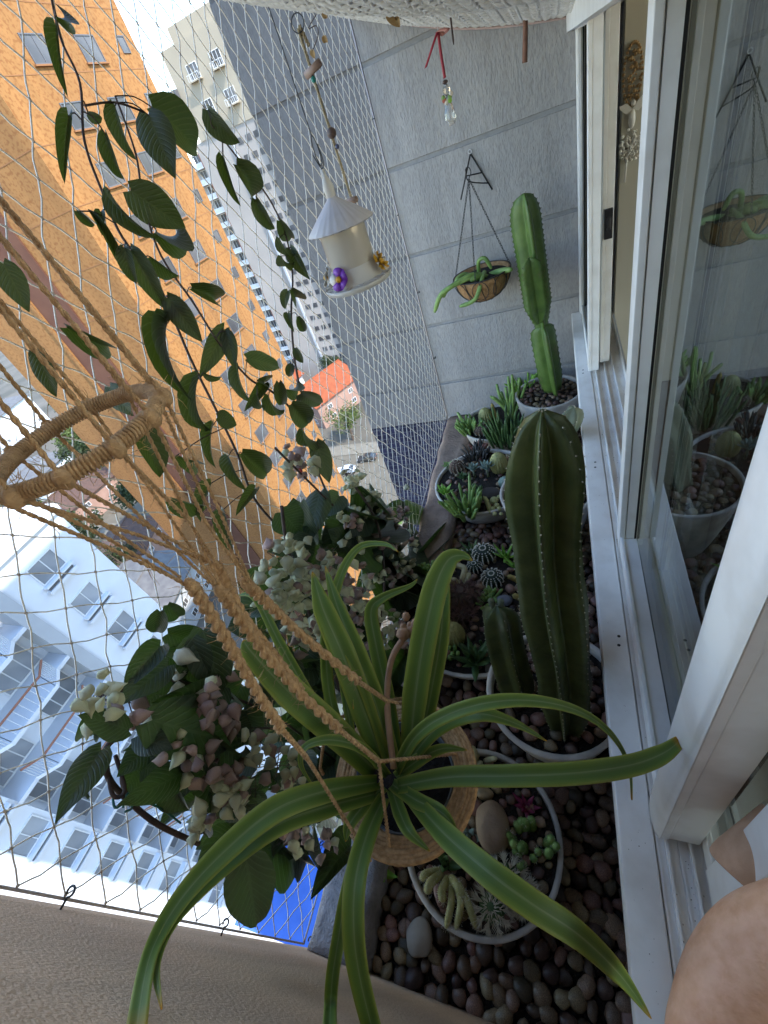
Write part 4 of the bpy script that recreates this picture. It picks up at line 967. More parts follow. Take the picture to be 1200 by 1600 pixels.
for pts in (((712, 925, 0), (722, 905, .05), (725, 888, .06), (708, 882, .06)), ((710, 925, 0), (712, 908, .05), (703, 908, .05), (692, 910, .045)), ((715, 925, 0), (728, 910, .04), (733, 895, .05))):
    pp = crom([at(a, b_, 2, ZD + z) for a, b_, z in pts], 5); MB().tube(pp, [.012 if i < len(pp) - 2 else .010 - .006 * (i - len(pp) + 2) for i in range(len(pp))], 9).build('stem', g_c, t, True)
globe('brown_spiny_cactus', 724, 938, ZD, .052, g_br, 'round brown cactus covered in long spines', 13, .75, 5, .024, m_dspine, .0011)
globe('brown_spiny_cactus', 725, 965, ZD, .03, g_br, 'small brown spiny cactus below the round brown one', 10, .7, 5, .022, m_dspine, .001)
fingers('stubby_succulent', 763, 938, ZD, 26, .032, .0055, .03, g_l, 'low pale-tipped stubby succulent beside the blue stone', 'succulent', .9)
t = thing('golden_finger_cactus', at(815, 935, 2, ZD), 'golden finger cactus with reclining stems beside the thick cactus', 'cactus'); sb = MB()
for a, b_, c_, d_, r_ in ((815, 912, 792, 900, .011), (822, 940, 800, 930, .012), (826, 955, 812, 950, .012), (822, 925, 818, 908, .010), (828, 975, 824, 962, .012), (832, 985, 826, 1000, .011)):
    p, q = at(a, b_, 2, ZD), at(c_, d_, 2, ZD + .035); capsule(p, q, r_, 9, Vector((0, 0, .015))).build('stem', g_y, t, True)
    for s in range(160): u = U(0, 1); dd = rnd_dir(); spike(sb, lerp(p, q, u) + Vector((0, 0, .0075 * math.sin(3.1 * u))) + dd * r_ * .85, dd, .004, .0004)
sb.build('spines', mat('gold_spine', (0.6, 0.45, 0.13), rough=.6), t)
for (px, py, r_, lb) in ((712, 1000, .034, 'yellow-green barrel cactus with fine golden ribs beside the strap leaf'), (697, 985, .026, 'smaller yellow-green barrel cactus half hidden by the strap leaf')):
    globe('barrel_cactus', px, py, ZD, r_, g_p, lb, 20, 1.5, 2, .005, g_y, .0004)
rosette('dark_aloe', 742, 1035, ZD, 18, .085, .010, g_d, 'dark green aloe rosette at the near rim of the widest bowl', .85)
rosette('grey_agave', 655, 948, ZD, 10, .06, .009, g_blue, 'grey-blue pointed agave behind the strap leaf', 1.0)
fingers('beaded_succulent', 668, 900, ZD, 30, .03, .008, .045, g_l, 'beaded green succulent at the left rim of the widest bowl', 'succulent', .5)
stone(788, 938, ZD + .01, (.03, .024, .014), 'blue-grey stone beside the stubby succulent', mat('blue_stone', (0.14, 0.15, 0.18), (0.1, 0.105, 0.13), rough=.7, scale=20))
for k, (px, py, s) in enumerate(((748, 918, .02), (735, 995, .022), (797, 920, .022), (700, 935, .02), (800, 985, .022), (765, 1045, .02))):
    stone(px, py, ZD + .006, (s, s * .8, s * .6), ['reddish pebble above the brown spiny cactus', 'reddish pebble beside the dark aloe', 'brown pebble beside the golden finger cactus', 'brown pebble left of the brown spiny cactus', 'brown pebble under the golden fingers', 'brown pebble at the near rim by the aloe'][k], m_pebble, k)
# bowl beside the parapet
ZE = -1.442
fingers('finger_succulent', 728, 800, ZE, 30, .11, .0075, .05, g_l, 'light green finger succulent at the front of the parapet bowl', 'succulent', .6)
rosette('small_leaf_succulent', 697, 778, ZE, 16, .045, .009, g_b, 'small bright leafy succulent at the left rim of the parapet bowl', .9, stalk=.03)
rosette('blue_rosette', 742, 745, ZE, 20, .034, .009, g_blue, 'left blue-green rosette on a thick stalk', .8, stalk=.05)
rosette('blue_rosette', 763, 745, ZE, 20, .038, .009, g_blue, 'right blue-green rosette on a thick stalk', .8, stalk=.055)
rosette('dark_rosette', 725, 752, ZE, 22, .03, .007, g_d, 'dark rosette between the fingers and the blue rosettes', .8, stalk=.02)
globe('barrel_cactus', 781, 735, ZE, .036, g_p, 'tall yellow-green barrel cactus in the parapet bowl', 18, 1.6, 2, .005, g_y, .0004)
globe('striped_cactus', 790, 757, ZE, .028, g_blue, 'striped grey globe cactus beside the pebble pot', 12, .9)
capsule_t = thing('yellow_finger_cactus', at(762, 795, 2, ZE), 'single yellowish finger cactus in the parapet bowl', 'cactus')
capsule(at(765, 797, 2, ZE), at(755, 775, 2, ZE + .06), .011, 9, Vector((.01, 0, .01))).build('stem', g_p, capsule_t, True)
t = thing('living_stone_cluster', at(774, 795, 2, ZE), 'cluster of pale yellow ball succulents in the parapet bowl', 'succulent')
for (px, py, r_) in ((772, 782, .02), (776, 790, .014), (770, 795, .013), (780, 795, .012), (773, 803, .011), (765, 800, .009), (780, 777, .012), (783, 803, .009)):
    MB().ball(at(px, py, 2, ZE + r_ * .7), r_, 12, 8, (1, 1, .9)).build('ball', g_p, t, True)
globe('dark_barrel_cactus', 715, 735, ZE, .032, g_br, 'small brown spiny barrel at the back left of the parapet bowl', 12, 1.1, 3, .008, m_spine, .0006)
fingers('grey_spiny_tuft', 745, 712, ZE, 34, .06, .004, .06, mat('grey_tuft', (0.09, 0.085, 0.08), (0.06, 0.055, 0.05), rough=.8), 'grey spiny tuft at the back of the parapet bowl', 'succulent', .6)
fingers('reddish_succulent', 748, 700, ZE, 14, .035, .008, .03, mat('reddish_succulent', (0.24, 0.10, 0.075), (0.16, 0.07, 0.05), rough=.6), 'reddish succulent at the far rim of the parapet bowl', 'succulent', .6)
stone(765, 770, ZE + .008, (.05, .04, .014), 'dark flat rock in the parapet bowl', mat('dark_rock', (0.06, 0.05, 0.045), (0.04, 0.035, 0.03), rough=.9))
# far bowl
ZF = -1.442
fingers('finger_succulent', 737, 672, ZF, 30, .085, .0075, .05, g_l, 'light green finger succulent at the left of the far bowl', 'succulent', .6)
globe('barrel_cactus', 760, 660, ZF, .032, g_p, 'brownish green barrel cactus in the far bowl', 16, 1.6, 2, .006, g_y, .0005)
tt = thing('yellow_column_cactus', at(774, 655, 2, ZF), 'thin yellow column cactus in the far bowl', 'cactus'); capsule(at(775, 655, 2, ZF), at(772, 655, 2, ZF) + Vector((0, 0, .11)), .012, 9).build('stem', g_y, tt, True)
globe('dark_barrel_cactus', 754, 676, ZF, .036, g_br, 'round dark spiny cactus at the front of the far bowl', 12, .8, 3, .008, m_spine, .0006)
fingers('needle_succulent', 790, 690, ZF + .0, 46, .15, .006, .07, g_d, 'dense upright green needle succulent beside the far pots', 'succulent', .45)
t = thing('branching_finger_plant', at(800, 650, 2, ZF), 'branching pale-tipped finger plant against the grey wall', 'succulent')
rt = at(800, 655, 2, ZF)
for (px, py) in ((776, 600), (794, 588), (800, 586), (783, 612), (812, 590), (770, 620), (822, 598), (790, 605), (806, 600), (766, 619)):
    q = at(px, py, 1, rt.y + U(-.05, .1)); MB().tube(crom([rt, lerp(rt, q, .5) + Vector((U(-.02, .02), 0, .02)), q], 4), [.009, .009, .009, .0085, .0085, .008, .008, .008, .006], 7).build('stem', g_l, t, True)
fingers('filler_succulent', 770, 1015, ZD, 18, .05, .006, .04, g_d, 'dark finger succulent between the aloe and the small column cactus')
fingers('filler_succulent', 690, 1020, ZD, 18, .05, .007, .05, g_l, 'pale finger succulent at the near left rim behind the strap leaves')
rosette('small_rosette', 690, 920, ZD, 18, .03, .008, g_blue, 'small blue rosette at the left of the curled cactus', .8)
rosette('small_rosette', 700, 730, ZE, 18, .03, .008, g_l, 'small green rosette at the back left of the parapet bowl', .8)
fingers('filler_succulent', 745, 775, ZE, 14, .045, .006, .03, g_d, 'dark short finger succulent in the middle of the parapet bowl')
fingers('low_green_succulent', 822, 606, -1.36, 30, .07, .005, .06, g_b, 'low bright green succulent behind the far pebble pot', 'succulent', .8)

# ------------------------------------------------------------------ broad vine leaves
def leaf_template(curl, fold, wave, seed, nu=6, nv=10, cord=.10, a=.50, c_=1.05):
    b = MB(); y = z = 0.0; th = 0.0; L_ = []; mxh = max(((v / 40) ** a) * (1 - v / 40) ** c_ for v in range(1, 40))
    for i in range(nv + 1):
        v = i / nv; L_.append((y, z, th)); th = -curl * (v + .5 / nv); y += math.cos(th) / nv; z += math.sin(th) / nv
    for i in range(nv + 1):
        v = i / nv; hh = .5 * ((max(v, .012) ** a) * (1 - v) ** c_) / mxh + .002; y, z, th = L_[i]
        for j in range(nu + 1):
            u = -1 + 2 * j / nu; x = u * hh; lift = fold * abs(x) + wave * math.sin(v * 13 + seed + u * 2) * abs(u) * .5 - .10 * (x * 2) ** 2 * (1 if fold < .3 else 0)
            yy = y - cord * abs(u) * (1 - v) ** 5
            b.uv[len(b.v)] = (.5 + u / 2, v); b.v.append(Vector((x, yy - math.sin(th) * lift, z + math.cos(th) * lift)))
    for i in range(nv):
        for j in range(nu):
            q = i * (nu + 1) + j; b.f.append((q, q + 1, q + nu + 2, q + nu + 1))
    return b.mesh('leaf', True)
LT = [leaf_template(c_, f_, w_, k) for k, (c_, f_, w_) in enumerate(((.3, .25, .02), (.7, .35, .03), (1.1, .45, .03), (.2, .15, .025), (1.5, .6, .03), (.5, .5, .02)))]
m_leaf = leaf_mat('vine_leaf', (0.026, 0.034, 0.012), (0.055, 0.063, 0.024), .22, (0.085, 0.12, 0.012), rnd=.4)
m_leafb = leaf_mat('bush_leaf', (0.022, 0.036, 0.018), (0.055, 0.075, 0.042), .2, (0.07, 0.13, 0.014))
for i, me in enumerate(LT): me.materials.append(m_leaf)
LTB = [me.copy() for me in LT]
for me in LTB: me.materials[0] = m_leafb
def put_leaf(base, tip, wpx, twist, parent, temps, k=None, lw=.92):
    ax = tip - base; ln = ax.length; yv = ax.normalized(); view = (-(base + tip) / 2).normalized()
    zv = (view - yv * view.dot(yv)).normalized(); zv = Matrix.Rotation(R(twist), 3, yv) @ zv; xv = yv.cross(zv)
    wd = max(.012, lw * wpx * depth((base + tip) / 2) / FPX)
    me = temps[k] if k is not None else random.choice(temps)
    o = bpy.data.objects.new('leaf', me); COL.objects.link(o); adopt(o, parent)
    M = Matrix((xv, yv, zv)).transposed().to_4x4(); o.rotation_euler = M.to_euler(); o.location = base; o.scale = (wd, ln * 1.06, ln * 1.06); return o

VX = -0.675
S1 = [(75, -30), (95, 60), (125, 130), (132, 220), (160, 300), (192, 372), (240, 430), (268, 490), (300, 565), (340, 645), (372, 712), (395, 775), (432, 820), (470, 850)]
S2 = [(180, 150), (212, 240), (225, 320), (252, 400), (300, 470), (345, 540), (390, 592), (422, 610), (455, 640), (480, 690), (500, 745), (520, 790)]
S3 = [(330, 195), (370, 245), (420, 310), (447, 370), (457, 430), (455, 490), (460, 560), (470, 612)]
vA = thing('climbing_vine', at(400, 800, 0, VX), 'climbing vine strand with drooping leaves nearest the left edge', 'vine', 'vine strands on the net')
vB = thing('climbing_vine', at(500, 745, 0, VX), 'climbing vine strand crossing the orange tower to the diamond windows', 'vine', 'vine strands on the net')
vC = thing('climbing_vine', at(470, 610, 0, VX), 'thin climbing vine strand in front of the pale tower', 'vine', 'vine strands on the net')
SP = {}
for S, v_ in ((S1, vA), (S2, vB), (S3, vC)):
    pts = crom([at(x, y, 0, VX + U(-.006, .006)) for x, y in S], 6); SP[v_] = pts
    MB().tube(pts, [.0016 + .0018 * i / len(pts) for i in range(len(pts))], 7).build('stem', m_stem, v_, True)
MB().tube(crom([at(132, 165, 0, VX), at(180, 160, 0, VX), at(225, 175, 0, VX)], 5), .0018, 6).build('side_stem', m_stem, vA, True)
VL = [(88,25,133,47,20,40),(88,42,85,112,26,15),(107,182,92,258,28,5),(138,178,163,192,22,20),(180,165,190,240,34,25),(238,168,330,238,84,-5),(232,180,266,265,78,8),
(165,210,182,285,30,35),(325,172,366,232,44,10),(205,298,288,356,80,5),(245,362,318,402,28,45),(158,332,157,360,22,10),(172,300,216,380,34,25),(195,388,204,440,34,30),
(348,245,362,312,22,30),(370,258,420,322,50,0),(400,312,425,368,30,25),(437,345,460,388,30,10),(437,372,452,412,24,30),(455,390,478,432,30,5),(440,400,452,430,26,20),(455,452,478,485,32,5),(450,455,440,480,22,20),(466,495,477,522,20,10),(450,490,452,508,16,0),(462,545,472,570,20,0),(455,570,450,590,20,20),
(205,392,256,480,46,10),(235,402,281,440,32,10),(262,466,313,532,50,0),(262,505,230,586,26,50),(300,450,373,478,38,15),(350,515,318,582,46,5),(352,518,366,570,36,-20),(105,512,206,572,42,30),
(320,583,348,598,18,30),(372,572,372,630,28,30),(310,592,282,678,28,45),(340,652,372,662,42,0),(333,664,316,722,24,35),(275,713,334,742,30,25),(357,713,364,758,28,10),(378,708,428,746,50,0),(398,764,374,790,24,20),
(58,548,84,622,44,10),(172,605,202,648,50,10),(215,672,258,742,66,0),(5,412,42,482,54,10),(268,780,335,806,48,10),(345,800,352,855,30,20),
(386,560,446,572,40,-10),(402,595,425,600,28,10),(470,615,506,640,46,0),(455,632,488,668,50,5),(448,608,482,614,30,30),(420,618,432,662,24,40),(436,598,442,642,28,15),(402,618,408,652,22,30),(474,672,492,715,30,30),(494,692,516,752,46,5),(412,600,392,630,26,20),(280,470,262,500,22,10),(180,400,150,330,20,40),(330,755,300,800,30,20),(120,330,150,360,18,30)]
for (bx, by, tx, ty, wp, tw_) in VL:
    mid = at((bx + tx) / 2, (by + ty) / 2, 0, VX); best = min(((p - mid).length, v_) for v_ in (vA, vB, vC) for p in SP[v_]) if False else None
    dmin = 9; own_v = vA; bp_ = None
    for v_ in (vA, vB, vC):
        for p in SP[v_]:
            d = (p - at(bx, by, 0, VX)).length
            if d < dmin: dmin, own_v, bp_ = d, v_, p
    B = at(bx, by, 0, VX + U(-.004, .03)); T = at(tx, ty, 0, VX + U(-.01, .045))
    put_leaf(B, T, wp, tw_ + U(-28, 28), own_v, LT, 4 if tw_ > 38 else (2 if tw_ > 14 else random.choice((0, 1, 2, 5))), .72)
    if dmin < .16: MB().tube(crom([bp_, lerp(bp_, B, .5) + Vector((.004, 0, .006)), B], 3), .0011, 5, False).build('petiole', m_stem, own_v, True)

# ------------------------------------------------------------------ flowering bush on the parapet
m_br1 = mat('pale_bract', (0.62, 0.60, 0.42), (0.50, 0.50, 0.31), rough=.6, scale=50, rnd=.2, trans=.3)
m_br2 = mat('mauve_bract', (0.42, 0.29, 0.25), (0.30, 0.20, 0.17), rough=.6, scale=50, rnd=.25, trans=.25)
m_br3 = mat('white_bract', (0.70, 0.68, 0.56), (0.6, 0.58, 0.45), rough=.6, scale=50, rnd=.1, trans=.3)
m_red = mat('red_corolla', (0.42, 0.03, 0.03), (0.3, 0.02, 0.02), rough=.5)
def bract_mesh(seed):
    b = MB(); n = 10; prof = [(.08, -.02), (.34, .02), (.50, .20), (.47, .45), (.30, .72), (.12, .95), (.02, 1.16)]
    rn = random.Random(seed); fl = rn.uniform(.5, .8)
    for i, (r_, z) in enumerate(prof):
        for j in range(n):
            an = 6.2832 * j / n; k = (1.15 if j % 2 == 0 else .86) * rn.uniform(.92, 1.08); b.v.append(Vector((r_ * k * math.cos(an), r_ * k * math.sin(an) * fl, z + .07 * (1 if j % 2 == 0 else -1) * (i < 3) + rn.uniform(-.03, .03))))
    for i in range(len(prof) - 1):
        for j in range(n): b.f.append((i*n + j, i*n + (j+1) % n, (i+1)*n + (j+1) % n, (i+1)*n + j))
    b.f.append(tuple(range(n))[::-1]); b.f.append(tuple((len(prof)-1)*n + j for j in range(n))); return b
BR = {}
for nm, m_ in (('pale', m_br1), ('mauve', m_br2), ('white', m_br3)):
    BR[nm] = []
    for k in range(5):
        me = bract_mesh(k).mesh('flower', True); me.materials.append(m_); BR[nm].append(me)
bush = thing('flowering_bush', at(560, 1150, 0, -.58), 'flowering bush with pale lantern bracts and dark leaves spilling over the parapet', 'bush')
def put_bract(p, s, kind):
    o = bpy.data.objects.new('flower', random.choice(BR[kind])); COL.objects.link(o); adopt(o, bush)
    d = Vector((U(-.8, .8), U(-.8, .8), U(-1, .35))).normalized(); o.rotation_euler = d.to_track_quat('Z', 'Y').to_euler(); o.location = p; o.scale = (s, s, s * U(.95, 1.2))
# clusters: pixel, spread in pixels, count, plane X, mauve share
CL = [(448,880,34,15,-.60,.1),(440,930,30,12,-.58,.15),(482,905,30,13,-.60,.15),(525,885,32,12,-.60,.4),(540,930,32,13,-.58,.5),(570,960,30,12,-.57,.35),(610,985,30,10,-.56,.3),(525,1000,34,13,-.55,.15),(470,985,30,9,-.56,.3),
(600,905,24,9,-.60,.45),(628,890,20,8,-.60,.25),(640,845,20,6,-.62,.3),(575,795,20,6,-.63,.2),(545,815,18,6,-.63,.4),(620,800,20,7,-.63,.6),(470,720,26,9,-.66,.45),(548,745,18,6,-.65,.0),(585,780,14,4,-.64,.0),(600,850,14,4,-.60,.9),
(330,1085,26,8,-.52,.95),(345,1125,26,8,-.52,.85),(300,1180,34,9,-.54,.8),(335,1215,28,9,-.52,.75),(350,1250,30,11,-.52,.3),(312,1290,20,8,-.54,.2),(375,1225,28,8,-.50,.4),(430,1190,30,8,-.50,.2),(450,1240,28,8,-.50,.2),(405,1160,24,7,-.50,.3),(460,1300,26,8,-.50,.5),(510,1315,16,5,-.50,.8),
(150,1105,22,6,-.58,.0),(170,1080,18,5,-.58,.0),(215,1115,20,5,-.56,.9)]
ALLB = []
for (px, py, sp, n, X, mv) in CL:
    n = int(n * (2.6 if py < 1040 else 1.5))
    c0 = at(px, py, 0, X); scl = depth(c0) / FPX
    for i in range(n):
        p = at(px + random.gauss(0, sp * .55), py + random.gauss(0, sp * .55), 0, X + .045 + U(-.03, .035)); ALLB.append((p, U(.019, .027) if py < 1040 else U(.014, .020), 'mauve' if random.random() < mv else 'pale'))
ALLB.sort(key=lambda q: q[0].length / q[1]); restb = {'mauve': MB(), 'pale': MB()}
for i, (p, s_, kd) in enumerate(ALLB):
    if i < 285: put_bract(p, s_, kd); continue
    me = random.choice(BR[kd]); d = Vector((U(-.8, .8), U(-.8, .8), U(-1, .35))).normalized(); M = Matrix.Translation(p) @ d.to_track_quat('Z', 'Y').to_matrix().to_4x4() @ Matrix.Scale(s_, 4)
    restb[kd].add([M @ v.co for v in me.vertices], [tuple(q.vertices) for q in me.polygons])
for kd, m_ in (('mauve', m_br2), ('pale', m_br1)): o = restb[kd].build('flowers', m_, bush, True); o['kind'] = 'stuff'
for (px, py, s) in ((275, 1022, .025), (272, 1078, .03), (258, 1060, .026), (298, 1075, .027), (288, 1052, .024), (160, 1130, .024), (270, 1222, .024)):
    put_bract(at(px, py, 0, -.53), s, 'white')
for (px, py) in ((292, 1018), (556, 953), (470, 735)): 
    MB().ball(at(px, py, 0, -.53), .0026, 8, 6, (1, 1, 2.2)).build('corolla', m_red, bush, True)
BL = [(238,1125,380,1166,96,5),(262,1040,190,1092,56,10),(158,1172,98,1262,56,20),(150,1185,105,1255,40,50),(292,1205,206,1250,58,0),(318,985,346,1086,74,5),(300,1000,310,1075,60,-10),(250,1010,200,1060,44,20),(384,1335,404,1470,84,0),(425,1315,497,1396,58,10),(470,1310,500,1380,40,30),(215,1150,262,1168,50,0),(200,1140,130,1115,56,30),(330,1240,300,1190,60,20),(250,955,240,1000,34,10),(262,945,285,975,34,0),(330,1150,400,1230,60,10),
(470,785,482,868,60,15),(440,800,470,835,60,10),(462,835,482,885,50,20),(545,800,625,838,70,15),(600,862,692,940,80,20),(540,838,650,852,70,25),(585,905,660,960,60,20),(620,900,640,960,60,10),(560,760,600,830,60,10),(500,770,480,840,50,20),(380,905,438,912,46,10),(555,1000,600,1080,60,20),(480,1020,520,1100,70,20),(640,1010,590,1080,60,20),(425,1040,470,1110,60,20),(400,980,440,1020,50,10),(660,985,700,1050,46,20),(690,845,665,860,26,10),(530,775,510,800,40,0),(560,860,520,830,60,20)]
bl_n = 0
for (bx, by, tx, ty, wp, tw_) in BL:
    X = -.50 if by > 940 and bx < 420 else -.60
    put_leaf(at(bx, by, 0, X + U(-.03, .01)), at(tx, ty, 0, X + U(-.03, .03)), wp, tw_ + U(-15, 15), bush, LTB)
def in_poly(x, y, P_):
    c_ = False; n = len(P_)
    for i in range(n):
        x1, y1 = P_[i]; x2, y2 = P_[(i+1) % n]
        if (y1 > y) != (y2 > y) and x < (x2 - x1) * (y - y1) / (y2 - y1) + x1: c_ = not c_
    return c_
for (poly, n, Xa, Xb) in (([(450, 800), (520, 765), (640, 790), (690, 900), (660, 1060), (560, 1110), (430, 1080), (400, 930)], 60, -.74, -.63),
                          ([(130, 1110), (240, 1000), (340, 1000), (470, 1060), (540, 1160), (520, 1330), (430, 1340), (330, 1290), (280, 1190), (180, 1160)], 60, -.70, -.60),
                          ([(230, 980), (420, 950), (580, 1060), (560, 1330), (400, 1340), (330, 1290), (200, 1180)], 70, -.66, -.52), ([(400, 880), (640, 860), (660, 1080), (440, 1090)], 30, -.66, -.58)):
    k = 0
    while k < n:
        x, y = U(100, 700), U(750, 1350)
        if not in_poly(x, y, poly): continue
        X = U(Xa, Xb); a = U(.2, 2.9); ln = U(34, 70)
        put_leaf(at(x, y, 0, X), at(x + ln * math.cos(a), y + ln * math.sin(a), 0, X + U(-.04, .04)), U(32, 58), U(-60, 60), bush, LTB); k += 1
ST = [((560, 1150), (520, 1050), (480, 950), (450, 860), (440, 790)), ((560, 1150), (580, 1040), (600, 930), (590, 820), (540, 740)), ((540, 1200), (430, 1120), (330, 1080), (240, 1060), (170, 1090)), ((310, 1318), (250, 1290), (205, 1255), (170, 1215), (165, 1170), (210, 1130)), ((205, 1255), (190, 1215), (215, 1180), (240, 1140)), ((540, 1220), (450, 1280), (380, 1330), (365, 1360)), ((330, 1080), (350, 1180), (340, 1280)), ((520, 790), (470, 740), (430, 700)), ((165, 1170), (175, 1240), (195, 1235), (180, 1180))]
for s in ST:
    X = -.585
    MB().tube(crom([at(x, y, 0, X + U(-.02, .02)) for x, y in s], 6), .0042 if s[0] in ((310, 1318), (560, 1150)) else .0028, 7).build('stem', m_stem, bush, True)
b = MB()
for (px, py, sp, n, X, mv) in CL:
    for i in range(7): b.tube(crom([at(px + U(-sp, sp), py + U(-sp, sp), 0, X + U(-.04, .0)) for q in range(3)], 3), .0009, 4, False)
o = b.build('flower_stalks', m_stem, bush); o['kind'] = 'stuff'
m_tie = mat('green_tie', (0.02, 0.14, 0.11), rough=.5)
b = MB(); p = at(198, 1250, 0, -.58)
b.tube(crom([at(176, 1232, 0, -.59), at(180, 1262, 0, -.57), at(205, 1250, 0, -.57), at(245, 1260, 0, -.57), at(282, 1286, 0, -.58)], 5), .0017, 6); b.tube(crom([at(192, 1262, 0, -.57), at(200, 1240, 0, -.57), at(206, 1262, 0, -.585), at(196, 1268, 0, -.57)], 5), .0017, 6)
tag(b.build('plant_tie', m_tie, None, True), 'green plastic tie holding the woody stem to the net', 'plant tie')

# ------------------------------------------------------------------ hanging pot, macrame hanger and strap-leaved plant
PC = Vector((-0.225, 0.155, -0.655)); PR = 0.098
hp = thing('hanging_pot', PC - Vector((0, 0, .12)), 'round pot wrapped in jute cord, hanging in the macrame', 'pot')
def ring_pts(c, r, n=56, wob=0): return [c + Vector((r * math.cos(6.2832 * i / n), r * math.sin(6.2832 * i / n), wob * math.sin(i * 1.7))) for i in range(n)]
for k in range(6): MB().tube(ring_pts(PC + Vector((0, 0, .004 - .0015 * abs(k - 2) + U(-.001, .001))), PR - .0048 * k, wob=.0007), .0033, 7, closed=True).build('jute_coil', m_jute, hp, True)
for k in range(1, 15): MB().tube(ring_pts(PC + Vector((0, 0, .002 - .0062 * k)), PR + .001 - .0016 * k + U(-.0008, .0008), wob=.0007), .0036, 7, closed=True).build('jute_coil', m_jute, hp, True)
m_pl = mat('grey_plastic', (0.16, 0.17, 0.18), (0.12, 0.13, 0.14), rough=.35)
b = MB(); b.lathe([(.052, -.115), (.068, -.03), (.0700, .001), (.0680, .001), (.064, -.03)], 40, PC, cap0=True); b.build('inner_pot', m_pl, hp, True)
b = MB(); b.lathe([(.0650, -.022), (.04, -.018), (.001, -.015)], 32, PC); b.build('soil', m_soil, hp, True)

mh = thing('macrame_hanger', (PC.x, PC.y, .30), 'jute macrame plant hanger with wrapped hoop, ropes running to the upper left', 'plant hanger')
def rope(pts, r, parent, nm='rope', pitch=.011, strands=2, n=5, step=.0028):
    pts = [Vector(p) for p in pts]; L_ = [0]
    for i in range(1, len(pts)): L_.append(L_[-1] + (pts[i] - pts[i-1]).length)
    tot = L_[-1]; k = max(6, min(220, int(tot / step))); b = MB(); cl = []
    j = 0
    for i in range(k + 1):
        s = tot * i / k
        while j < len(pts) - 2 and L_[j+1] < s: j += 1
        u = (s - L_[j]) / max(1e-9, L_[j+1] - L_[j]); cl.append(lerp(pts[j], pts[j+1], u))
    ref = (cl[1] - cl[0]).orthogonal().normalized()
    for s_ in range(strands):
        sp = []
        for i, p in enumerate(cl):
            t_ = (cl[min(i+1, k)] - cl[max(i-1, 0)]).normalized(); rr = (ref - t_ * ref.dot(t_)).normalized(); bb = t_.cross(rr); an = 6.2832 * (tot * i / k) / pitch + s_ * 6.2832 / strands
            sp.append(p + (rr * math.cos(an) + bb * math.sin(an)) * r * .52)
        b.tube(sp, r * .62, n)
    return b.build(nm, m_jute, parent, True)
fz = MB()
def fuzz(p, r, n, ln=.012):
    for i in range(n): d = rnd_dir(); q = p + d * r * .8; e = q + (d + rnd_dir() * .7).normalized() * ln * U(.4, 1.2); fz.tube([q, lerp(q, e, .5) + rnd_dir() * .0015, e], [.00022, .00018, .0001], 3, False)
RC = Vector((-0.250, 0.150, -0.076)); RR = 0.047
hoop = [RC + Vector((RR * math.cos(6.2832 * i / 64), RR * math.sin(6.2832 * i / 64), 0)) for i in range(64)]
MB().tube(hoop, .0037, 10, closed=True).build('hoop', m_jute, mh, True)
b = MB()                                          # wrapping turns round the hoop
turns = 150; pts = []
for i in range(turns * 10):
    a = 6.2832 * i / (turns * 10); c_ = RC + Vector((RR * math.cos(a), RR * math.sin(a), 0)); an = 6.2832 * i / 10; rad_ = Vector((math.cos(a), math.sin(a), 0))
    pts.append(c_ + (rad_ * math.cos(an) + Vector((0, 0, 1)) * math.sin(an)) * .0040)
b.tube(pts, .0009, 5, closed=True); b.build('hoop_wrapping', m_jute, mh, True)
TOP = Vector((PC.x - .02, PC.y + .01, .34)); KN = Vector((-0.226, 0.150, -0.205))
for i in range(64):
    if i % 2 == 0: fuzz(hoop[i], .008, 3, .008)
ARMS = [(385, 912, 2, -.248), (345, 925, 2, -.232), (300, 915, 2, -.208), (338, 885, 2, -.225)]
for i in range(12):
    a = 6.2832 * (i + .3) / 12; q = RC + Vector((RR * math.cos(a), RR * math.sin(a), 0)); q2 = q + Vector((.004 * math.cos(a), .004 * math.sin(a), 0))
    rope([lerp(TOP, q2, u) + Vector((U(-.002, .002), U(-.002, .002), 0)) * (1 if 0 < u < 1 else 0) for u in (0, .2, .4, .6, .8, 1)], .0014, mh)
    MB().ball(q2, .0044, 8, 6, (1, 1, 1.3)).build('hitch_knot', m_jute, mh, True); fuzz(q2, .008, 8)
    k2 = at(*ARMS[i * 4 // 12]) + Vector((.003 * math.cos(a), .003 * math.sin(a), U(-.004, .012)))
    rope([q2, lerp(q2, k2, .5) + Vector((U(-.004, .004), U(-.004, .004), 0)), k2], .0014, mh)
    for u in (.25, .5, .75): fuzz(lerp(q2, k2, u), .003, 3)
for A_ in ARMS:
    q = at(*A_); MB().ball(q, .0048, 8, 6, (1, 1, 1.7)).build('knot', m_jute, mh, True); fuzz(q, .006, 14)
def sinnet(pts, r, parent):
    pts = crom(pts, 14); b = MB(); n = len(pts); ref = (pts[1] - pts[0]).orthogonal().normalized()
    for s_ in (0, 1):
        sp = []
        for i in range(n * 3):
            u = i / (n * 3 - 1) * (n - 1); j = min(int(u), n - 2); p = lerp(pts[j], pts[j+1], u - j); t_ = (pts[j+1] - pts[j]).normalized(); rr = (ref - t_ * ref.dot(t_)).normalized(); bb = t_.cross(rr)
            an = u * 1.35 + s_ * math.pi; bl = .8 + .12 * math.sin(u * 2.9); sp.append(p + (rr * math.cos(an) + bb * math.sin(an) * .8) * r * bl)
        b.tube(sp, r * .78, 6)
    b.tube(pts, r * .7, 6); b.build('braided_arm', m_jute, parent, True)
    for p in pts[::2]: fuzz(p, r * 1.3, 5)
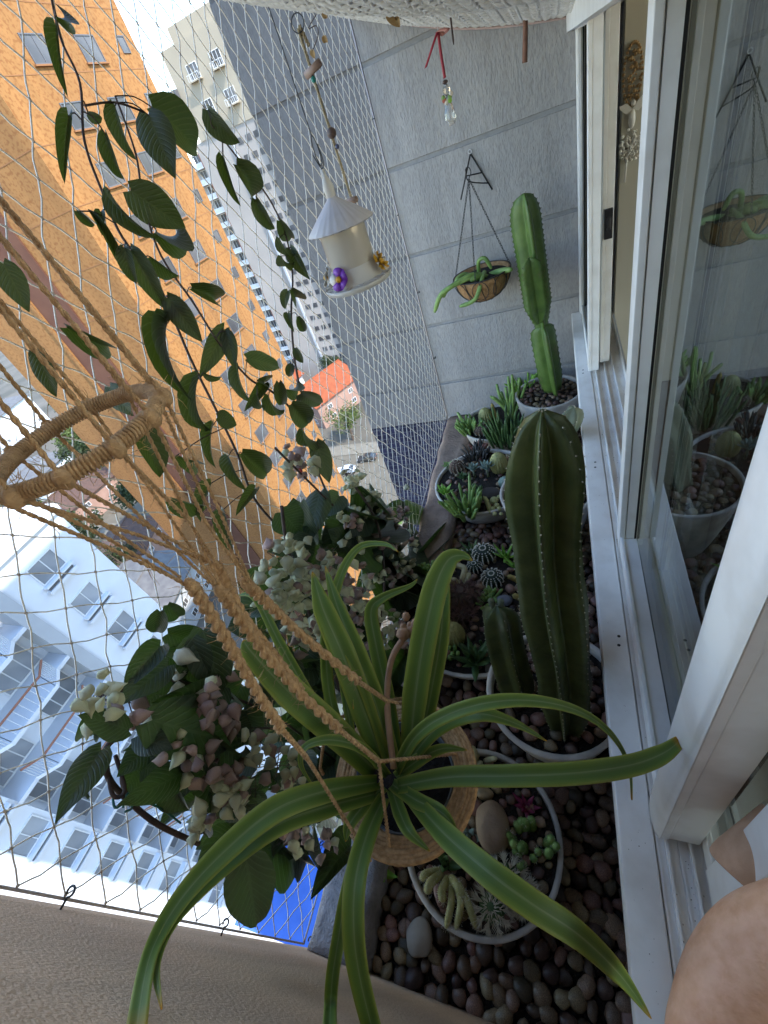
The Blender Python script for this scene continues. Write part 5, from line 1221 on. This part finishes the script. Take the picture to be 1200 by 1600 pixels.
for (wp, e1, e2) in ((((385, 912, -.248), (420, 945, -.295), (480, 1000, -.37), (560, 1065, -.47), (605, 1095, -.55)), (690, 1112, -.650), (640, 1090, -.652)),
                     (((345, 925, -.232), (395, 995, -.29), (460, 1075, -.37), (530, 1140, -.45), (592, 1190, -.535)), (712, 1178, -.650), (608, 1322, -.648)),
                     (((300, 915, -.208), (350, 995, -.26), (400, 1080, -.33), (440, 1140, -.40), (480, 1185, -.47)), (520, 1250, -.648), (570, 1330, -.648)),
                     (((338, 885, -.225), (380, 965, -.29), (425, 1020, -.36), (470, 1080, -.45), (510, 1130, -.54)), (500, 1200, -.65), (560, 1110, -.65))):
    P_ = [at(x, y, 2, z) for x, y, z in wp]
    sinnet(P_[:-1], .0036, mh); rope([P_[-2], P_[-1]], .0032, mh)
    for e in (e1, e2): rope([P_[-1], lerp(P_[-1], at(*e[:2], 2, e[2]), .5), at(*e[:2], 2, e[2]), at(*e[:2], 2, e[2]) + Vector((0, 0, -.03)) + (at(*e[:2], 2, e[2]) - PC) * .06], .0024, mh)
o = fz.build('loose_fibres', m_jute, mh); o['kind'] = 'stuff'

# strap leaves
ms = bpy.data.materials.new('strap_leaf'); ms.use_nodes = True; t = ms.node_tree; L = t.links; pb = t.nodes['Principled BSDF']; pb.inputs['Roughness'].default_value = .48; pb.inputs['Specular IOR Level'].default_value = .3
uvn = N(t, 'ShaderNodeUVMap'); sx = N(t, 'ShaderNodeSeparateXYZ'); L.new(uvn.outputs[0], sx.inputs[0])
no = N(t, 'ShaderNodeTexNoise', Scale=9.0, Detail=3.0); mp = N(t, 'ShaderNodeMapping'); mp.inputs['Scale'].default_value = (3.0, .25, 1); L.new(uvn.outputs[0], mp.inputs[0]); L.new(mp.outputs[0], no.inputs['Vector'])
ad = N(t, 'ShaderNodeMath', operation='MULTIPLY_ADD'); ad.inputs[1].default_value = .16; L.new(no.outputs['Fac'], ad.inputs[0]); 
sb_ = N(t, 'ShaderNodeMath', operation='SUBTRACT'); L.new(sx.outputs[0], sb_.inputs[0]); sb_.inputs[1].default_value = .08; L.new(sb_.outputs[0], ad.inputs[2])
rp = N(t, 'ShaderNodeValToRGB'); L.new(ad.outputs[0], rp.inputs[0]); cr = rp.color_ramp
cols = ((0, (.33, .37, .09)), (.10, (.19, .27, .055)), (.30, (.115, .195, .045)), (.44, (.13, .21, .06)), (.50, (.23, .30, .14)), (.56, (.125, .205, .055)), (.72, (.115, .195, .045)), (.90, (.19, .27, .05)), (1, (.34, .37, .09)))
cr.elements[0].position = 0; cr.elements[0].color = (*cols[0][1], 1); cr.elements[1].position = 1; cr.elements[1].color = (*cols[-1][1], 1)
for p_, c_ in cols[1:-1]: e = cr.elements.new(p_); e.color = (*c_, 1)
tipr = N(t, 'ShaderNodeMapRange'); tipr.inputs['From Min'].default_value = .93; tipr.inputs['From Max'].default_value = 1.0; L.new(sx.outputs[1], tipr.inputs[0])
mxr = N(t, 'ShaderNodeMixRGB'); L.new(tipr.outputs[0], mxr.inputs[0]); L.new(rp.outputs[0], mxr.inputs[1]); mxr.inputs[2].default_value = (.50, .27, .03, 1)
L.new(mxr.outputs[0], pb.inputs['Base Color'])
tr = N(t, 'ShaderNodeBsdfTranslucent'); sc2 = N(t, 'ShaderNodeMixRGB', blend_type='MULTIPLY'); sc2.inputs[0].default_value = 1; sc2.inputs[2].default_value = (1.7, 1.5, .7, 1); L.new(mxr.outputs[0], sc2.inputs[1]); L.new(sc2.outputs[0], tr.inputs[0])
mx = N(t, 'ShaderNodeMixShader'); mx.inputs[0].default_value = .33; L.new(pb.outputs[0], mx.inputs[1]); L.new(tr.outputs[0], mx.inputs[2]); L.new(mx.outputs[0], t.nodes['Material Output'].inputs[0])
sp_t = thing('strap_leaf_plant', PC, 'strap-leaved striped plant with long arching leaves in the hanging pot', 'plant')
def strap(pts, w0, prof=(.55, 1, 1, .75, .04), roll=0.0, fold=.28):
    P_ = crom([at(x, y, 2, z) for x, y, z in pts], 8); P_ = [p if p.y > -.080 else p * (.080 / -p.y) for p in P_]; n = len(P_); b = MB(); nu = 6; prev = None
    for i, p in enumerate(P_):
        v = i / (n - 1); t_ = (P_[min(i+1, n-1)] - P_[max(i-1, 0)]).normalized(); vw = (-p).normalized(); nz = (vw - t_ * vw.dot(t_)); nz = nz.normalized() if nz.length > .05 else (prev or Vector((0, 0, 1)))
        nz = lerp(nz, Vector((0, 0, 1)), .25); nz = (nz - t_ * nz.dot(t_)).normalized(); nz = Matrix.Rotation(R(roll * (v - .3)), 3, t_) @ nz
        if prev is not None and nz.dot(prev) < 0: nz = -nz
        prev = nz; xv = t_.cross(nz).normalized()
        f = v * (len(prof) - 1); k = min(int(f), len(prof) - 2); wd = lerp(prof[k], prof[k+1], f - k) * w0 * .78 * depth(P_[n // 3]) / FPX / 2
        for j in range(nu + 1):
            u = -1 + 2 * j / nu; b.uv[len(b.v)] = (.5 + u / 2, v); b.v.append(p + xv * (u * wd) + nz * (fold * abs(u) * wd - fold * .5 * wd + .02 * wd * math.sin(v * 20 + j)))
    for i in range(n - 1):
        for j in range(nu): q = i * (nu + 1) + j; b.f.append((q, q + 1, q + nu + 2, q + nu + 1))
    o = b.build('leaf', ms, sp_t, True); sm = o.modifiers.new('solid', 'SOLIDIFY'); sm.thickness = .0009
strap([(622, 1228, -.64), (700, 1214, -.60), (800, 1212, -.57), (900, 1208, -.57), (985, 1196, -.60), (1035, 1178, -.62), (1062, 1158, -.63)], 40, (.8, 1, 1, 1, .9, .5), 10)
strap([(640, 1242, -.64), (690, 1298, -.58), (760, 1360, -.55), (830, 1412, -.56), (905, 1462, -.60), (970, 1525, -.67), (1018, 1592, -.74)], 50, (.7, 1, 1.05, 1, .75, .03), -10)
strap([(618, 1205, -.64), (650, 1150, -.54), (710, 1112, -.48), (800, 1094, -.47), (890, 1106, -.50), (950, 1142, -.56), (982, 1195, -.64), (987, 1250, -.72)], 30, (.9, 1, .9, .55, .3, .1), 20)
strap([(635, 1195, -.64), (680, 1140, -.56), (740, 1116, -.51), (800, 1128, -.52), (855, 1158, -.55)], 32, (.9, 1, .9, .5, .03), -10)
strap([(640, 1180, -.64), (648, 1090, -.56), (662, 1000, -.49), (680, 920, -.44), (700, 876, -.42), (722, 868, -.42), (738, 876, -.425)], 52, (.7, 1, 1, .95, .75, .35, .02), 15)
strap([(655, 1170, -.64), (672, 1090, -.57), (688, 1000, -.50), (694, 930, -.46), (700, 896, -.45)], 34, (.8, 1, 1, .7, .05), -15)
strap([(600, 1195, -.64), (568, 1110, -.56), (535, 1020, -.48), (505, 950, -.43), (488, 893, -.41)], 50, (.8, 1, 1, .8, .03), 15)
strap([(612, 1190, -.64), (590, 1110, -.57), (556, 1020, -.49), (528, 950, -.45), (508, 885, -.42)], 42, (.8, 1, 1, .7, .03), -15)
strap([(620, 1180, -.64), (605, 1090, -.58), (588, 1010, -.53), (580, 955, -.50), (598, 934, -.49), (640, 916, -.49), (652, 905, -.49)], 30, (.8, 1, 1, .9, .6, .3, .04), 30)
strap([(588, 1205, -.64), (520, 1140, -.54), (450, 1078, -.46), (395, 1020, -.41), (380, 1000, -.40)], 58, (.8, 1, 1, .7, .05), 10)
strap([(590, 1222, -.64), (510, 1236, -.56), (430, 1265, -.52), (350, 1330, -.51), (282, 1405, -.50), (235, 1490, -.46), (208, 1640, -.33)], 44, (.7, 1, 1.1, 1, .75, .55, .45), 0)
strap([(588, 1240, -.64), (505, 1262, -.57), (430, 1290, -.53), (350, 1352, -.53), (275, 1432, -.50), (245, 1500, -.46), (252, 1575, -.38)], 44, (.7, 1, 1, .8, .5, .3, .03), 0)
strap([(600, 1245, -.645), (575, 1300, -.58), (556, 1370, -.55), (552, 1450, -.56), (562, 1530, -.60), (590, 1640, -.66)], 42, (.7, 1, 1, 1, .9, .8), 10)
strap([(588, 1280, -.645), (556, 1340, -.60), (540, 1400, -.59), (528, 1470, -.62), (518, 1540, -.66), (514, 1640, -.72)], 26, (.5, .8, .9, 1, 1, .9), -10)
strap([(606, 1212, -.64), (570, 1172, -.55), (520, 1156, -.51), (478, 1166, -.50), (470, 1195, -.52), (490, 1230, -.55)], 20, (.9, 1, 1, .7, .5, .05), 40)
strap([(560, 1200, -.63), (545, 1120, -.56), (536, 1060, -.54), (545, 1060, -.53), (552, 1108, -.545)], 16, (.6, 1, 1, .8, .05), 60)
strap([(560, 1190, -.64), (520, 1110, -.56), (510, 1000, -.48), (530, 905, -.44), (560, 856, -.43), (600, 850, -.43), (622, 862, -.435)], 24, (.8, 1, 1, .8, .6, .4, .04), 20)
strap([(585, 1200, -.64), (500, 1110, -.56), (440, 1010, -.47), (400, 935, -.43), (370, 930, -.43)], 22, (.8, 1, .9, .7, .05), 20)
strap([(612, 1225, -.655), (650, 1250, -.62), (690, 1270, -.60), (715, 1300, -.61)], 30, (.8, 1, .8, .05), 20)
strap([(612, 1232, -.655), (625, 1270, -.62), (640, 1300, -.60), (672, 1330, -.62)], 28, (.8, 1, .8, .05), -20)
strap([(618, 1215, -.655), (650, 1190, -.62), (690, 1170, -.60), (730, 1172, -.61)], 26, (.8, 1, .7, .05), 20)
strap([(600, 1228, -.655), (565, 1262, -.62), (545, 1290, -.61), (540, 1315, -.62)], 28, (.8, 1, .8, .05), 10)
m_dry = mat('dry_flower', (0.44, 0.27, 0.17), (0.33, 0.19, 0.12), rough=.8, scale=40, trans=.2)
b = MB(); b.tube(crom([at(615, 1200, 2, -.62), at(605, 1100, 2, -.57), at(612, 1030, 2, -.53), at(640, 985, 2, -.51)], 6), .0045, 8); b.build('flower_stalk', m_dry, sp_t, True)
b = MB(); b.tube(crom([at(655, 1100, 2, -.60), at(640, 1040, 2, -.56), at(650, 1000, 2, -.53), at(655, 975, 2, -.52)], 6), .0036, 8); b.build('flower_stalk', g_p, sp_t, True)
for i in range(9):
    p = at(640 + U(-14, 22), 975 + U(-12, 22), 2, -.51 + U(-.01, .01)); put = put_leaf(p, p + Vector((U(-.03, .03), U(-.01, .03), U(-.03, .01))), 18, U(-60, 60), sp_t, LTD) if False else MB().ball(p, U(.006, .010), 7, 5, (U(.6, 1.2), U(.6, 1.2), U(1, 1.8))).build('dry_bract', m_dry, sp_t, True)

# ------------------------------------------------------------------ hanging basket on the grey wall
bk = thing('hanging_basket', (-0.33, 2.30, -0.76), 'coir-lined wire hanging basket on the far grey wall', 'hanging basket')
m_coir = mat('coir', (0.40, 0.235, 0.11), (0.27, 0.145, 0.06), rough=.95, scale=70, bump=.8, bscale=260, bdist=.004)
BC = Vector((-0.332, 2.30, -0.665)); BRd = .132
prof = [(max(.02, BRd * math.cos(a)), BC.z - .125 * math.sin(a)) for a in [math.pi / 2 * (1 - i / 10) for i in range(11)]]
b = MB(); b.lathe(prof + [(BRd - .008, BC.z), (BRd - .012, BC.z - .02)], 36, (BC.x, BC.y, 0), cap0=True); b.build('coir_liner', m_coir, bk, True)
b = MB(); b.lathe([(BRd - .012, BC.z - .016), (.05, BC.z - .010), (.001, BC.z - .006)], 28, (BC.x, BC.y, 0)); b.build('soil', m_soil, bk, True)
b = MB(); b.tube(ring_pts(BC, BRd + .002), .0028, 6, closed=True); b.tube(ring_pts(BC - Vector((0, 0, .118)), .045), .0022, 6, closed=True)
for k in range(12):
    a = 6.2832 * k / 12; b.tube([Vector((BC.x + (BRd + .003) * math.cos(a + .35 * math.sin(q * .5)) * math.cos(q), BC.y + (BRd + .003) * math.sin(a + .35 * math.sin(q * .5)) * math.cos(q), BC.z - .128 * math.sin(q))) for q in [i * .15 for i in range(9)]], .0018, 5)
for k in range(8):
    a = 6.2832 * k / 8; b.tube([Vector((BC.x + (BRd + .004) * math.cos(a + .30 * math.sin(s)) * math.cos(.42 - .42 * math.cos(s)), BC.y + (BRd + .004) * math.sin(a + .30 * math.sin(s)) * math.cos(.42 - .42 * math.cos(s)), BC.z - .128 * math.sin(.42 - .42 * math.cos(s)))) for s in [i * 6.2832 / 16 for i in range(17)]], .0016, 5)
b.build('wire_frame', m_iron, bk, True)
HK = Vector((-0.335, 2.36, -0.302))
b = MB()
for k, a in enumerate((2.9, .12, 4.6)):
    e = BC + Vector((BRd * math.cos(a), BRd * math.sin(a), 0)); ln = (e - HK).length; n = int(ln / .011)
    for i in range(n):
        p = lerp(HK, e, (i + .5) / n); d = (e - HK).normalized(); u = d.orthogonal().normalized(); u = u if i % 2 else d.cross(u)
        b.tube([p + d * (.0075 * math.cos(q)) + u * (.0036 * math.sin(q)) for q in [j * 6.2832 / 7 for j in range(7)]], .0011, 4, closed=True)
b.build('chain', m_iron, bk, True)
b = MB(); b.tube(crom([HK, HK + Vector((.012, 0, .02)), HK + Vector((.006, 0, .038)), HK + Vector((-.008, 0, .036)), HK + Vector((-.008, .0, .022))], 5), .0018, 6); b.build('swivel_hook', m_iron, bk, True)
br = thing('wall_bracket', (-0.325, 2.44, -0.22), 'triangular black iron bracket screwed to the grey wall', 'bracket')
b = MB(); yw = WY - .02; ap = at(735, 240, 1, yw); la = at(720, 312, 1, yw - .06); lb = at(769, 296, 1, yw)
b.tube([ap, la], .0032, 6); b.tube([ap, lb], .0032, 6); b.tube([lerp(ap, la, .48), lerp(ap, lb, .52)], .0026, 6); b.tube(crom([lerp(ap, lb, .82), lerp(ap, la, .60) + Vector((.02, -.02, .0)), HK + Vector((-.004, 0, .038))], 5), .0024, 6); b.tube([lerp(ap, la, .5), HK + Vector((-.004, 0, .04))], .0024, 6)
b.build('bracket_bars', m_iron, br, True)
b = MB(); b.tube(ring_pts(Vector((0, 0, 0)), .007, 16), .0022, 6, closed=True)
M = Matrix.Translation(ap + Vector((0, -.004, .008))) @ Matrix.Rotation(R(90), 4, 'X'); b.v = [M @ v for v in b.v]; b.build('eye', m_frame_w, br, True)
bt_ = thing('trailing_cactus', BC, 'green trailing cactus with thick curving stems in the hanging basket', 'cactus')
for pts, r_ in ((((755, 430, 2.28), (735, 430, 2.22), (705, 448, 2.17), (688, 462, 2.16), (679, 488, 2.16)), .011), (((760, 432, 2.28), (730, 436, 2.2), (700, 452, 2.18), (692, 465, 2.17)), .010), (((757, 425, 2.3), (752, 440, 2.19), (742, 468, 2.15), (718, 479, 2.15)), .0095), (((765, 430, 2.3), (780, 424, 2.26), (800, 421, 2.22)), .013), (((748, 425, 2.3), (748, 408, 2.28), (758, 404, 2.27), (768, 420, 2.27)), .009), (((740, 435, 2.3), (725, 430, 2.27), (712, 440, 2.22)), .014), (((770, 436, 2.3), (750, 432, 2.24), (735, 438, 2.2)), .014)):
    P_ = crom([at(x, y, 1, Y_) for x, y, Y_ in pts], 5); MB().tube(P_, [r_ * (1 if i < len(P_) - 2 else .8 - .3 * (i - len(P_) + 2)) for i in range(len(P_))], 9).build('stem', g_l, bt_, True)

# ------------------------------------------------------------------ hummingbird feeder
FC = Vector((-0.492, 1.20, 0))
m_pw = mat('white_plastic', (0.72, 0.68, 0.62), (0.66, 0.62, 0.56), rough=.35, scale=3, trans=.25)
m_tub = mat('translucent_tube', (0.66, 0.60, 0.50), (0.6, 0.54, 0.45), rough=.12, scale=3, trans=.45, spec=.7, coat=.6)
fd = thing('bird_feeder', (FC.x, FC.y, -.30), 'white hummingbird feeder with plastic flowers hanging in front of the net', 'bird feeder')
b = MB(); b.lathe([(.010, -.098), (.014, -.104), (.05, -.132), (.084, -.160), (.083, -.163), (.05, -.136), (.012, -.108)], 64, FC, wob=lambda a, z: 1 + (.035 * math.cos(a * 24) * min(1, max(0, (-.104 - z) / .03)))); b.build('umbrella_lid', mat('lilac_white_plastic', (0.58, 0.55, 0.57), (0.54, 0.51, 0.53), rough=.4, scale=3, trans=.15), fd, True)
b = MB(); b.lathe([(.012, -.10), (.013, -.078), (.010, -.070), (.005, -.058), (.004, -.045)], 16, FC, cap1=True); b.build('cap', m_pw, fd, True)
b = MB(); b.lathe([(.057, -.150), (.059, -.165), (.059, -.262)], 40, FC); b.build('tube', m_tub, fd, True)
b = MB(); b.lathe([(.060, -.248), (.064, -.256), (.068, -.285), (.088, -.292), (.0895, -.286), (.0905, -.290), (.088, -.300), (.06, -.306), (.001, -.308)], 48, FC, wob=lambda a, z: 1 + (.03 * abs(math.sin(a * 8)) if z > -.296 and z < -.284 else 0)); b.build('tray', m_pw, fd, True)
for k in range(14):
    a = 6.2832 * k / 14; c_ = FC + Vector((.079 * math.cos(a), .079 * math.sin(a), -.289)); d = Vector((math.cos(a), math.sin(a), 0)); s = Vector((-math.sin(a), math.cos(a), 0))
    MB().tube([c_ + s * (.016 * math.cos(q)) - d * (.018 * math.sin(q) - .008) + Vector((0, 0, .003)) for q in [j * math.pi / 7 for j in range(8)]], .0014, 5).build('scallop', m_pw, fd, True)
m_pur = mat('purple_petal', (0.20, 0.045, 0.36), (0.13, 0.025, 0.26), rough=.5, scale=60); m_yel = mat('yellow_petal', (0.62, 0.34, 0.02), (0.5, 0.24, 0.01), rough=.5, scale=60); m_wp = mat('white_petal', (0.72, 0.66, 0.58), rough=.5)
def feeder_flower(a, z, petals, rp_, ms_, cm, tilt=.5):
    d = Vector((math.cos(a), math.sin(a), 0)); c_ = FC + d * .074 + Vector((0, 0, z)); n = (d + Vector((0, 0, tilt))).normalized(); u = Vector((-math.sin(a), math.cos(a), 0)); v_ = n.cross(u)
    for k in range(petals):
        an = 6.2832 * k / petals + .5; dr = u * math.cos(an) + v_ * math.sin(an); sd = n.cross(dr); b = MB(); N_ = 8; wd = rp_ * (.62 if petals < 7 else .26)
        b.v.append(c_ + n * .004)
        for j in range(N_ + 1):
            q = -1.25 + 2.5 * j / N_; b.v.append(c_ + dr * (rp_ * (.30 + .70 * math.cos(q * .75))) + sd * (wd * math.sin(q)) + n * (.006 + .004 * math.cos(q * 2)))
        for j in range(N_): b.f.append((0, j + 1, j + 2))
        o = b.build('petal', ms_[k % len(ms_)], fd, True); sm = o.modifiers.new('solid', 'SOLIDIFY'); sm.thickness = .001
    MB().ball(c_ + n * .007, rp_ * .28, 10, 6, (1, 1, 1)).build('flower_centre', cm, fd, True)
camaz = math.atan2(-FC.y, -FC.x)
feeder_flower(camaz - .62, -.262, 5, .027, [m_pur, m_pur, m_wp, m_pur, m_pur], m_yel)
feeder_flower(camaz + 1.05, -.262, 12, .026, [m_yel, m_yel, m_wp], m_yel)
feeder_flower(camaz - 1.7, -.262, 6, .024, [m_wp], m_yel)
wt = Vector((FC.x - .004, FC.y, .30)); cl = Vector((FC.x, FC.y, -.045))
b = MB(); b.tube([wt, cl + Vector((0, 0, .06))], .0011, 5); b.tube([cl + Vector((.006 * math.cos(q), 0, .034 + .028 * math.sin(q))) for q in [j * 6.2832 / 16 for j in range(16)]], .0012, 5, closed=True)
b.tube(crom([cl + Vector((-.012, 0, .03)), cl + Vector((-.006, 0, .012)), cl, cl + Vector((.008, 0, .015)), cl + Vector((.007, 0, .045))], 4), .0012, 5); b.build('hanging_wire', m_iron, fd, True)

# beaded rope behind the feeder
rp_t = thing('beaded_rope', at(466, 40, 1, 1.5), 'thin twisted rope with two wooden tubes and a dark bead, beside the feeder', 'rope')
m_rope = mat('hemp_rope', (0.40, 0.32, 0.20), (0.27, 0.21, 0.12), rough=.9, scale=120)
t0, t1 = at(466, 45, 1, 1.5), at(552, 320, 1, 1.5); m_tubew = mat('cane_tube', (0.30, 0.20, 0.15), (0.2, 0.125, 0.09), rough=.5, scale=30)
_mj = m_jute; m_jute = m_rope; rope([t0, lerp(t0, t1, .5), t1], .0042, rp_t, 'cord', .014); rope([t0 + Vector((.004, .003, .004)), lerp(t0, t1, .09) + Vector((.012, .004, 0))], .0045, rp_t, 'cord_end', .014); m_jute = _mj
def cane(c_, d, L_, r_):
    d = Vector(d).normalized(); b = MB(); M = Matrix.Translation(c_) @ d.to_track_quat('Z', 'Y').to_matrix().to_4x4()
    b.lathe([(r_ * .6, -L_), (r_, -L_), (r_, L_), (r_ * .6, L_), (r_ * .6, L_ - .01), (.0005, L_ - .01)], 14, M=M, cap0=True); b.build('cane_tube', m_tubew, rp_t, True)
cane(at(489, 108, 1, 1.49), (1, -.1, .22), .025, .0085); cane(at(549, 314, 1, 1.49), (1, -.3, .05), .020, .0085)
MB().ball(at(518, 208, 1, 1.5), .0135, 12, 8, (1, 1, .95)).build('dark_bead', mat('dark_wood_bead', (0.10, 0.065, 0.05), rough=.5), rp_t, True)
MB().ball(at(490, 124, 1, 1.49), .007, 10, 6).build('green_bead', mat('teal_bead', (0.02, 0.22, 0.17), rough=.2), rp_t, True)
MB().ball(at(527, 229, 1, 1.495), .006, 10, 6).build('small_bead', mat('blue_bead', (0.05, 0.06, 0.12), rough=.3), rp_t, True)
b = MB(); b.tube(ring_pts(Vector((0, 0, 0)), .017, 20), .0014, 5, closed=True); M = Matrix.Translation(at(465, 36, 1, 1.5)) @ Matrix.Rotation(R(80), 4, 'X'); b.v = [M @ v for v in b.v]; b.build('wire_ring', m_iron, rp_t, True)

# crystal drop on a red ribbon
cr_t = thing('crystal_ornament', at(706, 196, 1, 1.5), 'clear crystal drop with tiny flowers on a red ribbon', 'ornament')
m_cry = bpy.data.materials.new('crystal'); m_cry.use_nodes = True; pb = m_cry.node_tree.nodes['Principled BSDF']; pb.inputs['Transmission Weight'].default_value = .85; pb.inputs['Roughness'].default_value = .03; pb.inputs['IOR'].default_value = 1.45; pb.inputs['Base Color'].default_value = (.95, .95, .93, 1)
m_rib = mat('red_ribbon', (0.42, 0.03, 0.05), (0.33, 0.02, 0.035), rough=.45, scale=30)
c0 = at(697, 122, 1, 1.5); c1 = at(706, 196, 1, 1.5); H = c0.z - c1.z
b = MB(); b.lathe([(.001, 0), (.009, .002), (.0145, .014), (.0135, .026), (.008, .045), (.005, .055), (.001, .058)], 12, c1); b.build('drop', m_cry, cr_t)
b = MB(); b.lathe([(.003, 0), (.0085, .006), (.0085, .014), (.004, .022)], 8, c1 + Vector((0, 0, .058)), cap0=True, cap1=True); b.build('upper_bead', m_cry, cr_t)
MB().ball(c1 + Vector((0, 0, .084)), .006, 10, 6, (1.2, 1.2, .7)).build('bead_cap', mat('antique_metal', (.12, .08, .07), rough=.4, metal=.5), cr_t, True)
for k, (dx, dz, mm_) in enumerate(((-.008, .052, mat('coral_petal', (.45, .12, .08), rough=.6)), (.007, .054, g_l), (.011, .060, m_wp), (-.003, .047, m_wp), (.006, .048, g_b), (-.009, .057, g_l))):
    MB().ball(c1 + Vector((dx, -.007, dz)), .0055, 8, 5, (1, .7, 1)).build('tiny_flower', mm_, cr_t, True)
def ribbon(pts, wd, m, parent, nm='ribbon', side=(1, 0, .2)):
    P_ = crom(pts, 6); b = MB(); s = Vector(side).normalized() * wd
    for p in P_: b.v += [p - s, p + s, p + s + Vector((0, .0008, 0)), p - s + Vector((0, .0008, 0))]
    for i in range(len(P_) - 1):
        for j in range(4): b.f.append((i*4 + j, i*4 + (j+1) % 4, i*4 + 4 + (j+1) % 4, i*4 + 4 + j))
    b.f += [(3, 2, 1, 0), tuple(len(b.v) - 4 + j for j in range(4))]; return b.build(nm, m, parent, True)
kp = at(684, 48, 1, 1.5)
ribbon([kp, at(689, 85, 1, 1.5), at(695, 122, 1, 1.5)], .0035, m_rib, cr_t); ribbon([kp, at(675, 75, 1, 1.49), at(665, 106, 1, 1.5)], .0038, m_rib, cr_t); ribbon([kp, at(692, 46, 1, 1.49), at(699, 47, 1, 1.48), at(694, 54, 1, 1.5), kp], .006, mat('faded_ribbon', (.5, .2, .15), rough=.6), cr_t, 'bow')
b = MB(); b.tube([kp, at(675, -8, 1, 1.5)], .0006, 4); b.build('thread', m_frame_w, cr_t)

sk = MB(); p, q = at(820, -12, 1, 2.25), at(820, 98, 1, 2.25); sk.tube([p, lerp(p, q, .5) + Vector((.002, 0, 0)), q], [.0085, .0082, .0088], 10)
tag(sk.build('hanging_stick', mat('stick_bark', (0.25, 0.13, 0.09), (0.17, 0.085, 0.06), rough=.8, scale=40), None, True), 'short brown stick hanging down from the canopy near the window', 'stick')
m_dl = mat('dried_leaf', (0.40, 0.27, 0.12), (0.28, 0.17, 0.07), rough=.8, scale=40, trans=.2)
LTD = []
for k in (1, 4): me = LT[k].copy(); me.materials[0] = m_dl; LTD.append(me)
for nm, lf, stm, lb in (('dried_leaf', [(608, 8, 622, 44, 22, 20), (612, 10, 612, 38, 18, 60)], [(630, -10), (620, 4), (610, 8)], 'crumpled dried brown leaf hanging from the canopy'),
                        ('dried_twig', [(507, 56, 509, 70, 10, 20), (507, 18, 509, 32, 10, 30), (488, 78, 490, 92, 10, 30)], [(502, 10), (482, 44), (494, 40), (497, 55), (488, 80)], 'thin dried twig with shrivelled leaves by the rope top')):
    t = thing(nm, at(*stm[-1], 1, 1.6), lb, 'dried leaf')
    MB().tube(crom([at(x, y, 1, 1.6) for x, y in stm], 4), .0012, 5, False).build('stalk', m_stem, t, True)
    for (bx, by, tx, ty, wp, tw_) in lf: put_leaf(at(bx, by, 1, 1.6), at(tx, ty, 1, 1.6), wp, tw_, t, LTD)
sk = MB(); sk.tube(crom([at(703, -10, 1, 1.7), at(704, 25, 1, 1.7), at(709, 70, 1, 1.7)], 5), [.0026] * 10 + [.001], 6)
tag(sk.build('dried_tendril', m_stem, None, True), 'thin dark dried tendril hanging right of the red ribbon', 'twig')

# ------------------------------------------------------------------ the photographer's arm on the track
m_skin = mat('skin', (0.86, 0.50, 0.31), (0.74, 0.38, 0.21), rough=.5, scale=70, detail=8, bump=.35, bscale=320, bdist=.002)
m_skin.node_tree.nodes['Principled BSDF'].inputs['Subsurface Weight'].default_value = .12
m_skin.node_tree.nodes['Principled BSDF'].inputs['Subsurface Radius'].default_value = (.01, .004, .002)
ps = thing('person', (0.30, -0.02, -0.99), 'bare forearm and elbow of a person in a loose tan sleeve, bottom right', 'person')
me = bpy.data.meshes.new('body')
chain = [(at(1080, 1700, 2, -.62), .030), (at(1120, 1640, 2, -.62), .040), (at(1150, 1560, 2, -.61), .046), (at(1200, 1500, 2, -.60), .050), (at(1270, 1490, 2, -.585), .054), (at(1400, 1500, 2, -.55), .062), (at(1600, 1540, 2, -.50), .072), (at(1800, 1560, 2, -.46), .08)]
me.from_pydata([tuple(p) for p, r_ in chain], [(i, i + 1) for i in range(len(chain) - 1)], [])
o = bpy.data.objects.new('body', me); COL.objects.link(o); adopt(o, ps); me.materials.append(m_skin)
sk = o.modifiers.new('skin', 'SKIN'); sk.use_smooth_shade = True
for i, (p, r_) in enumerate(chain): me.skin_vertices[0].data[i].radius = (r_, r_)
me.skin_vertices[0].data[0].use_root = True
ss = o.modifiers.new('sub', 'SUBSURF'); ss.levels = 2; ss.render_levels = 3
m_slv = mat('tan_cloth', (0.56, 0.36, 0.24), (0.48, 0.30, 0.19), rough=.9, scale=60, bump=.3, bscale=500, bdist=.002)
P0, P1 = at(1165, 1372, 2, -.78), at(1560, 1200, 2, -.60); ax = (P1 - P0).normalized(); u = ax.cross(Vector((0, 1, 0))).normalized(); v_ = ax.cross(u)
b = MB(); n = 40; kk = 12
for k in range(kk):
    f = k / (kk - 1); c_ = lerp(P0, P1, f)
    for j in range(n):
        a = 6.2832 * j / n; rr = lerp(.040, .085, f) * (1 + .07 * math.sin(3 * a + f * 2) + .03 * math.sin(7 * a + 3 * f)) ; b.v.append(c_ + (u * math.cos(a) + v_ * math.sin(a)) * rr + ax * (.012 * math.sin(2 * a) * (1 - f)))
for k in range(kk - 1):
    for j in range(n): b.f.append((k*n + j, k*n + (j+1) % n, (k+1)*n + (j+1) % n, (k+1)*n + j))
o = b.build('sleeve', m_slv, ps, True); sm = o.modifiers.new('solid', 'SOLIDIFY'); sm.thickness = .0022; sm = o.modifiers.new('sub', 'SUBSURF'); sm.levels = 1; sm.render_levels = 2
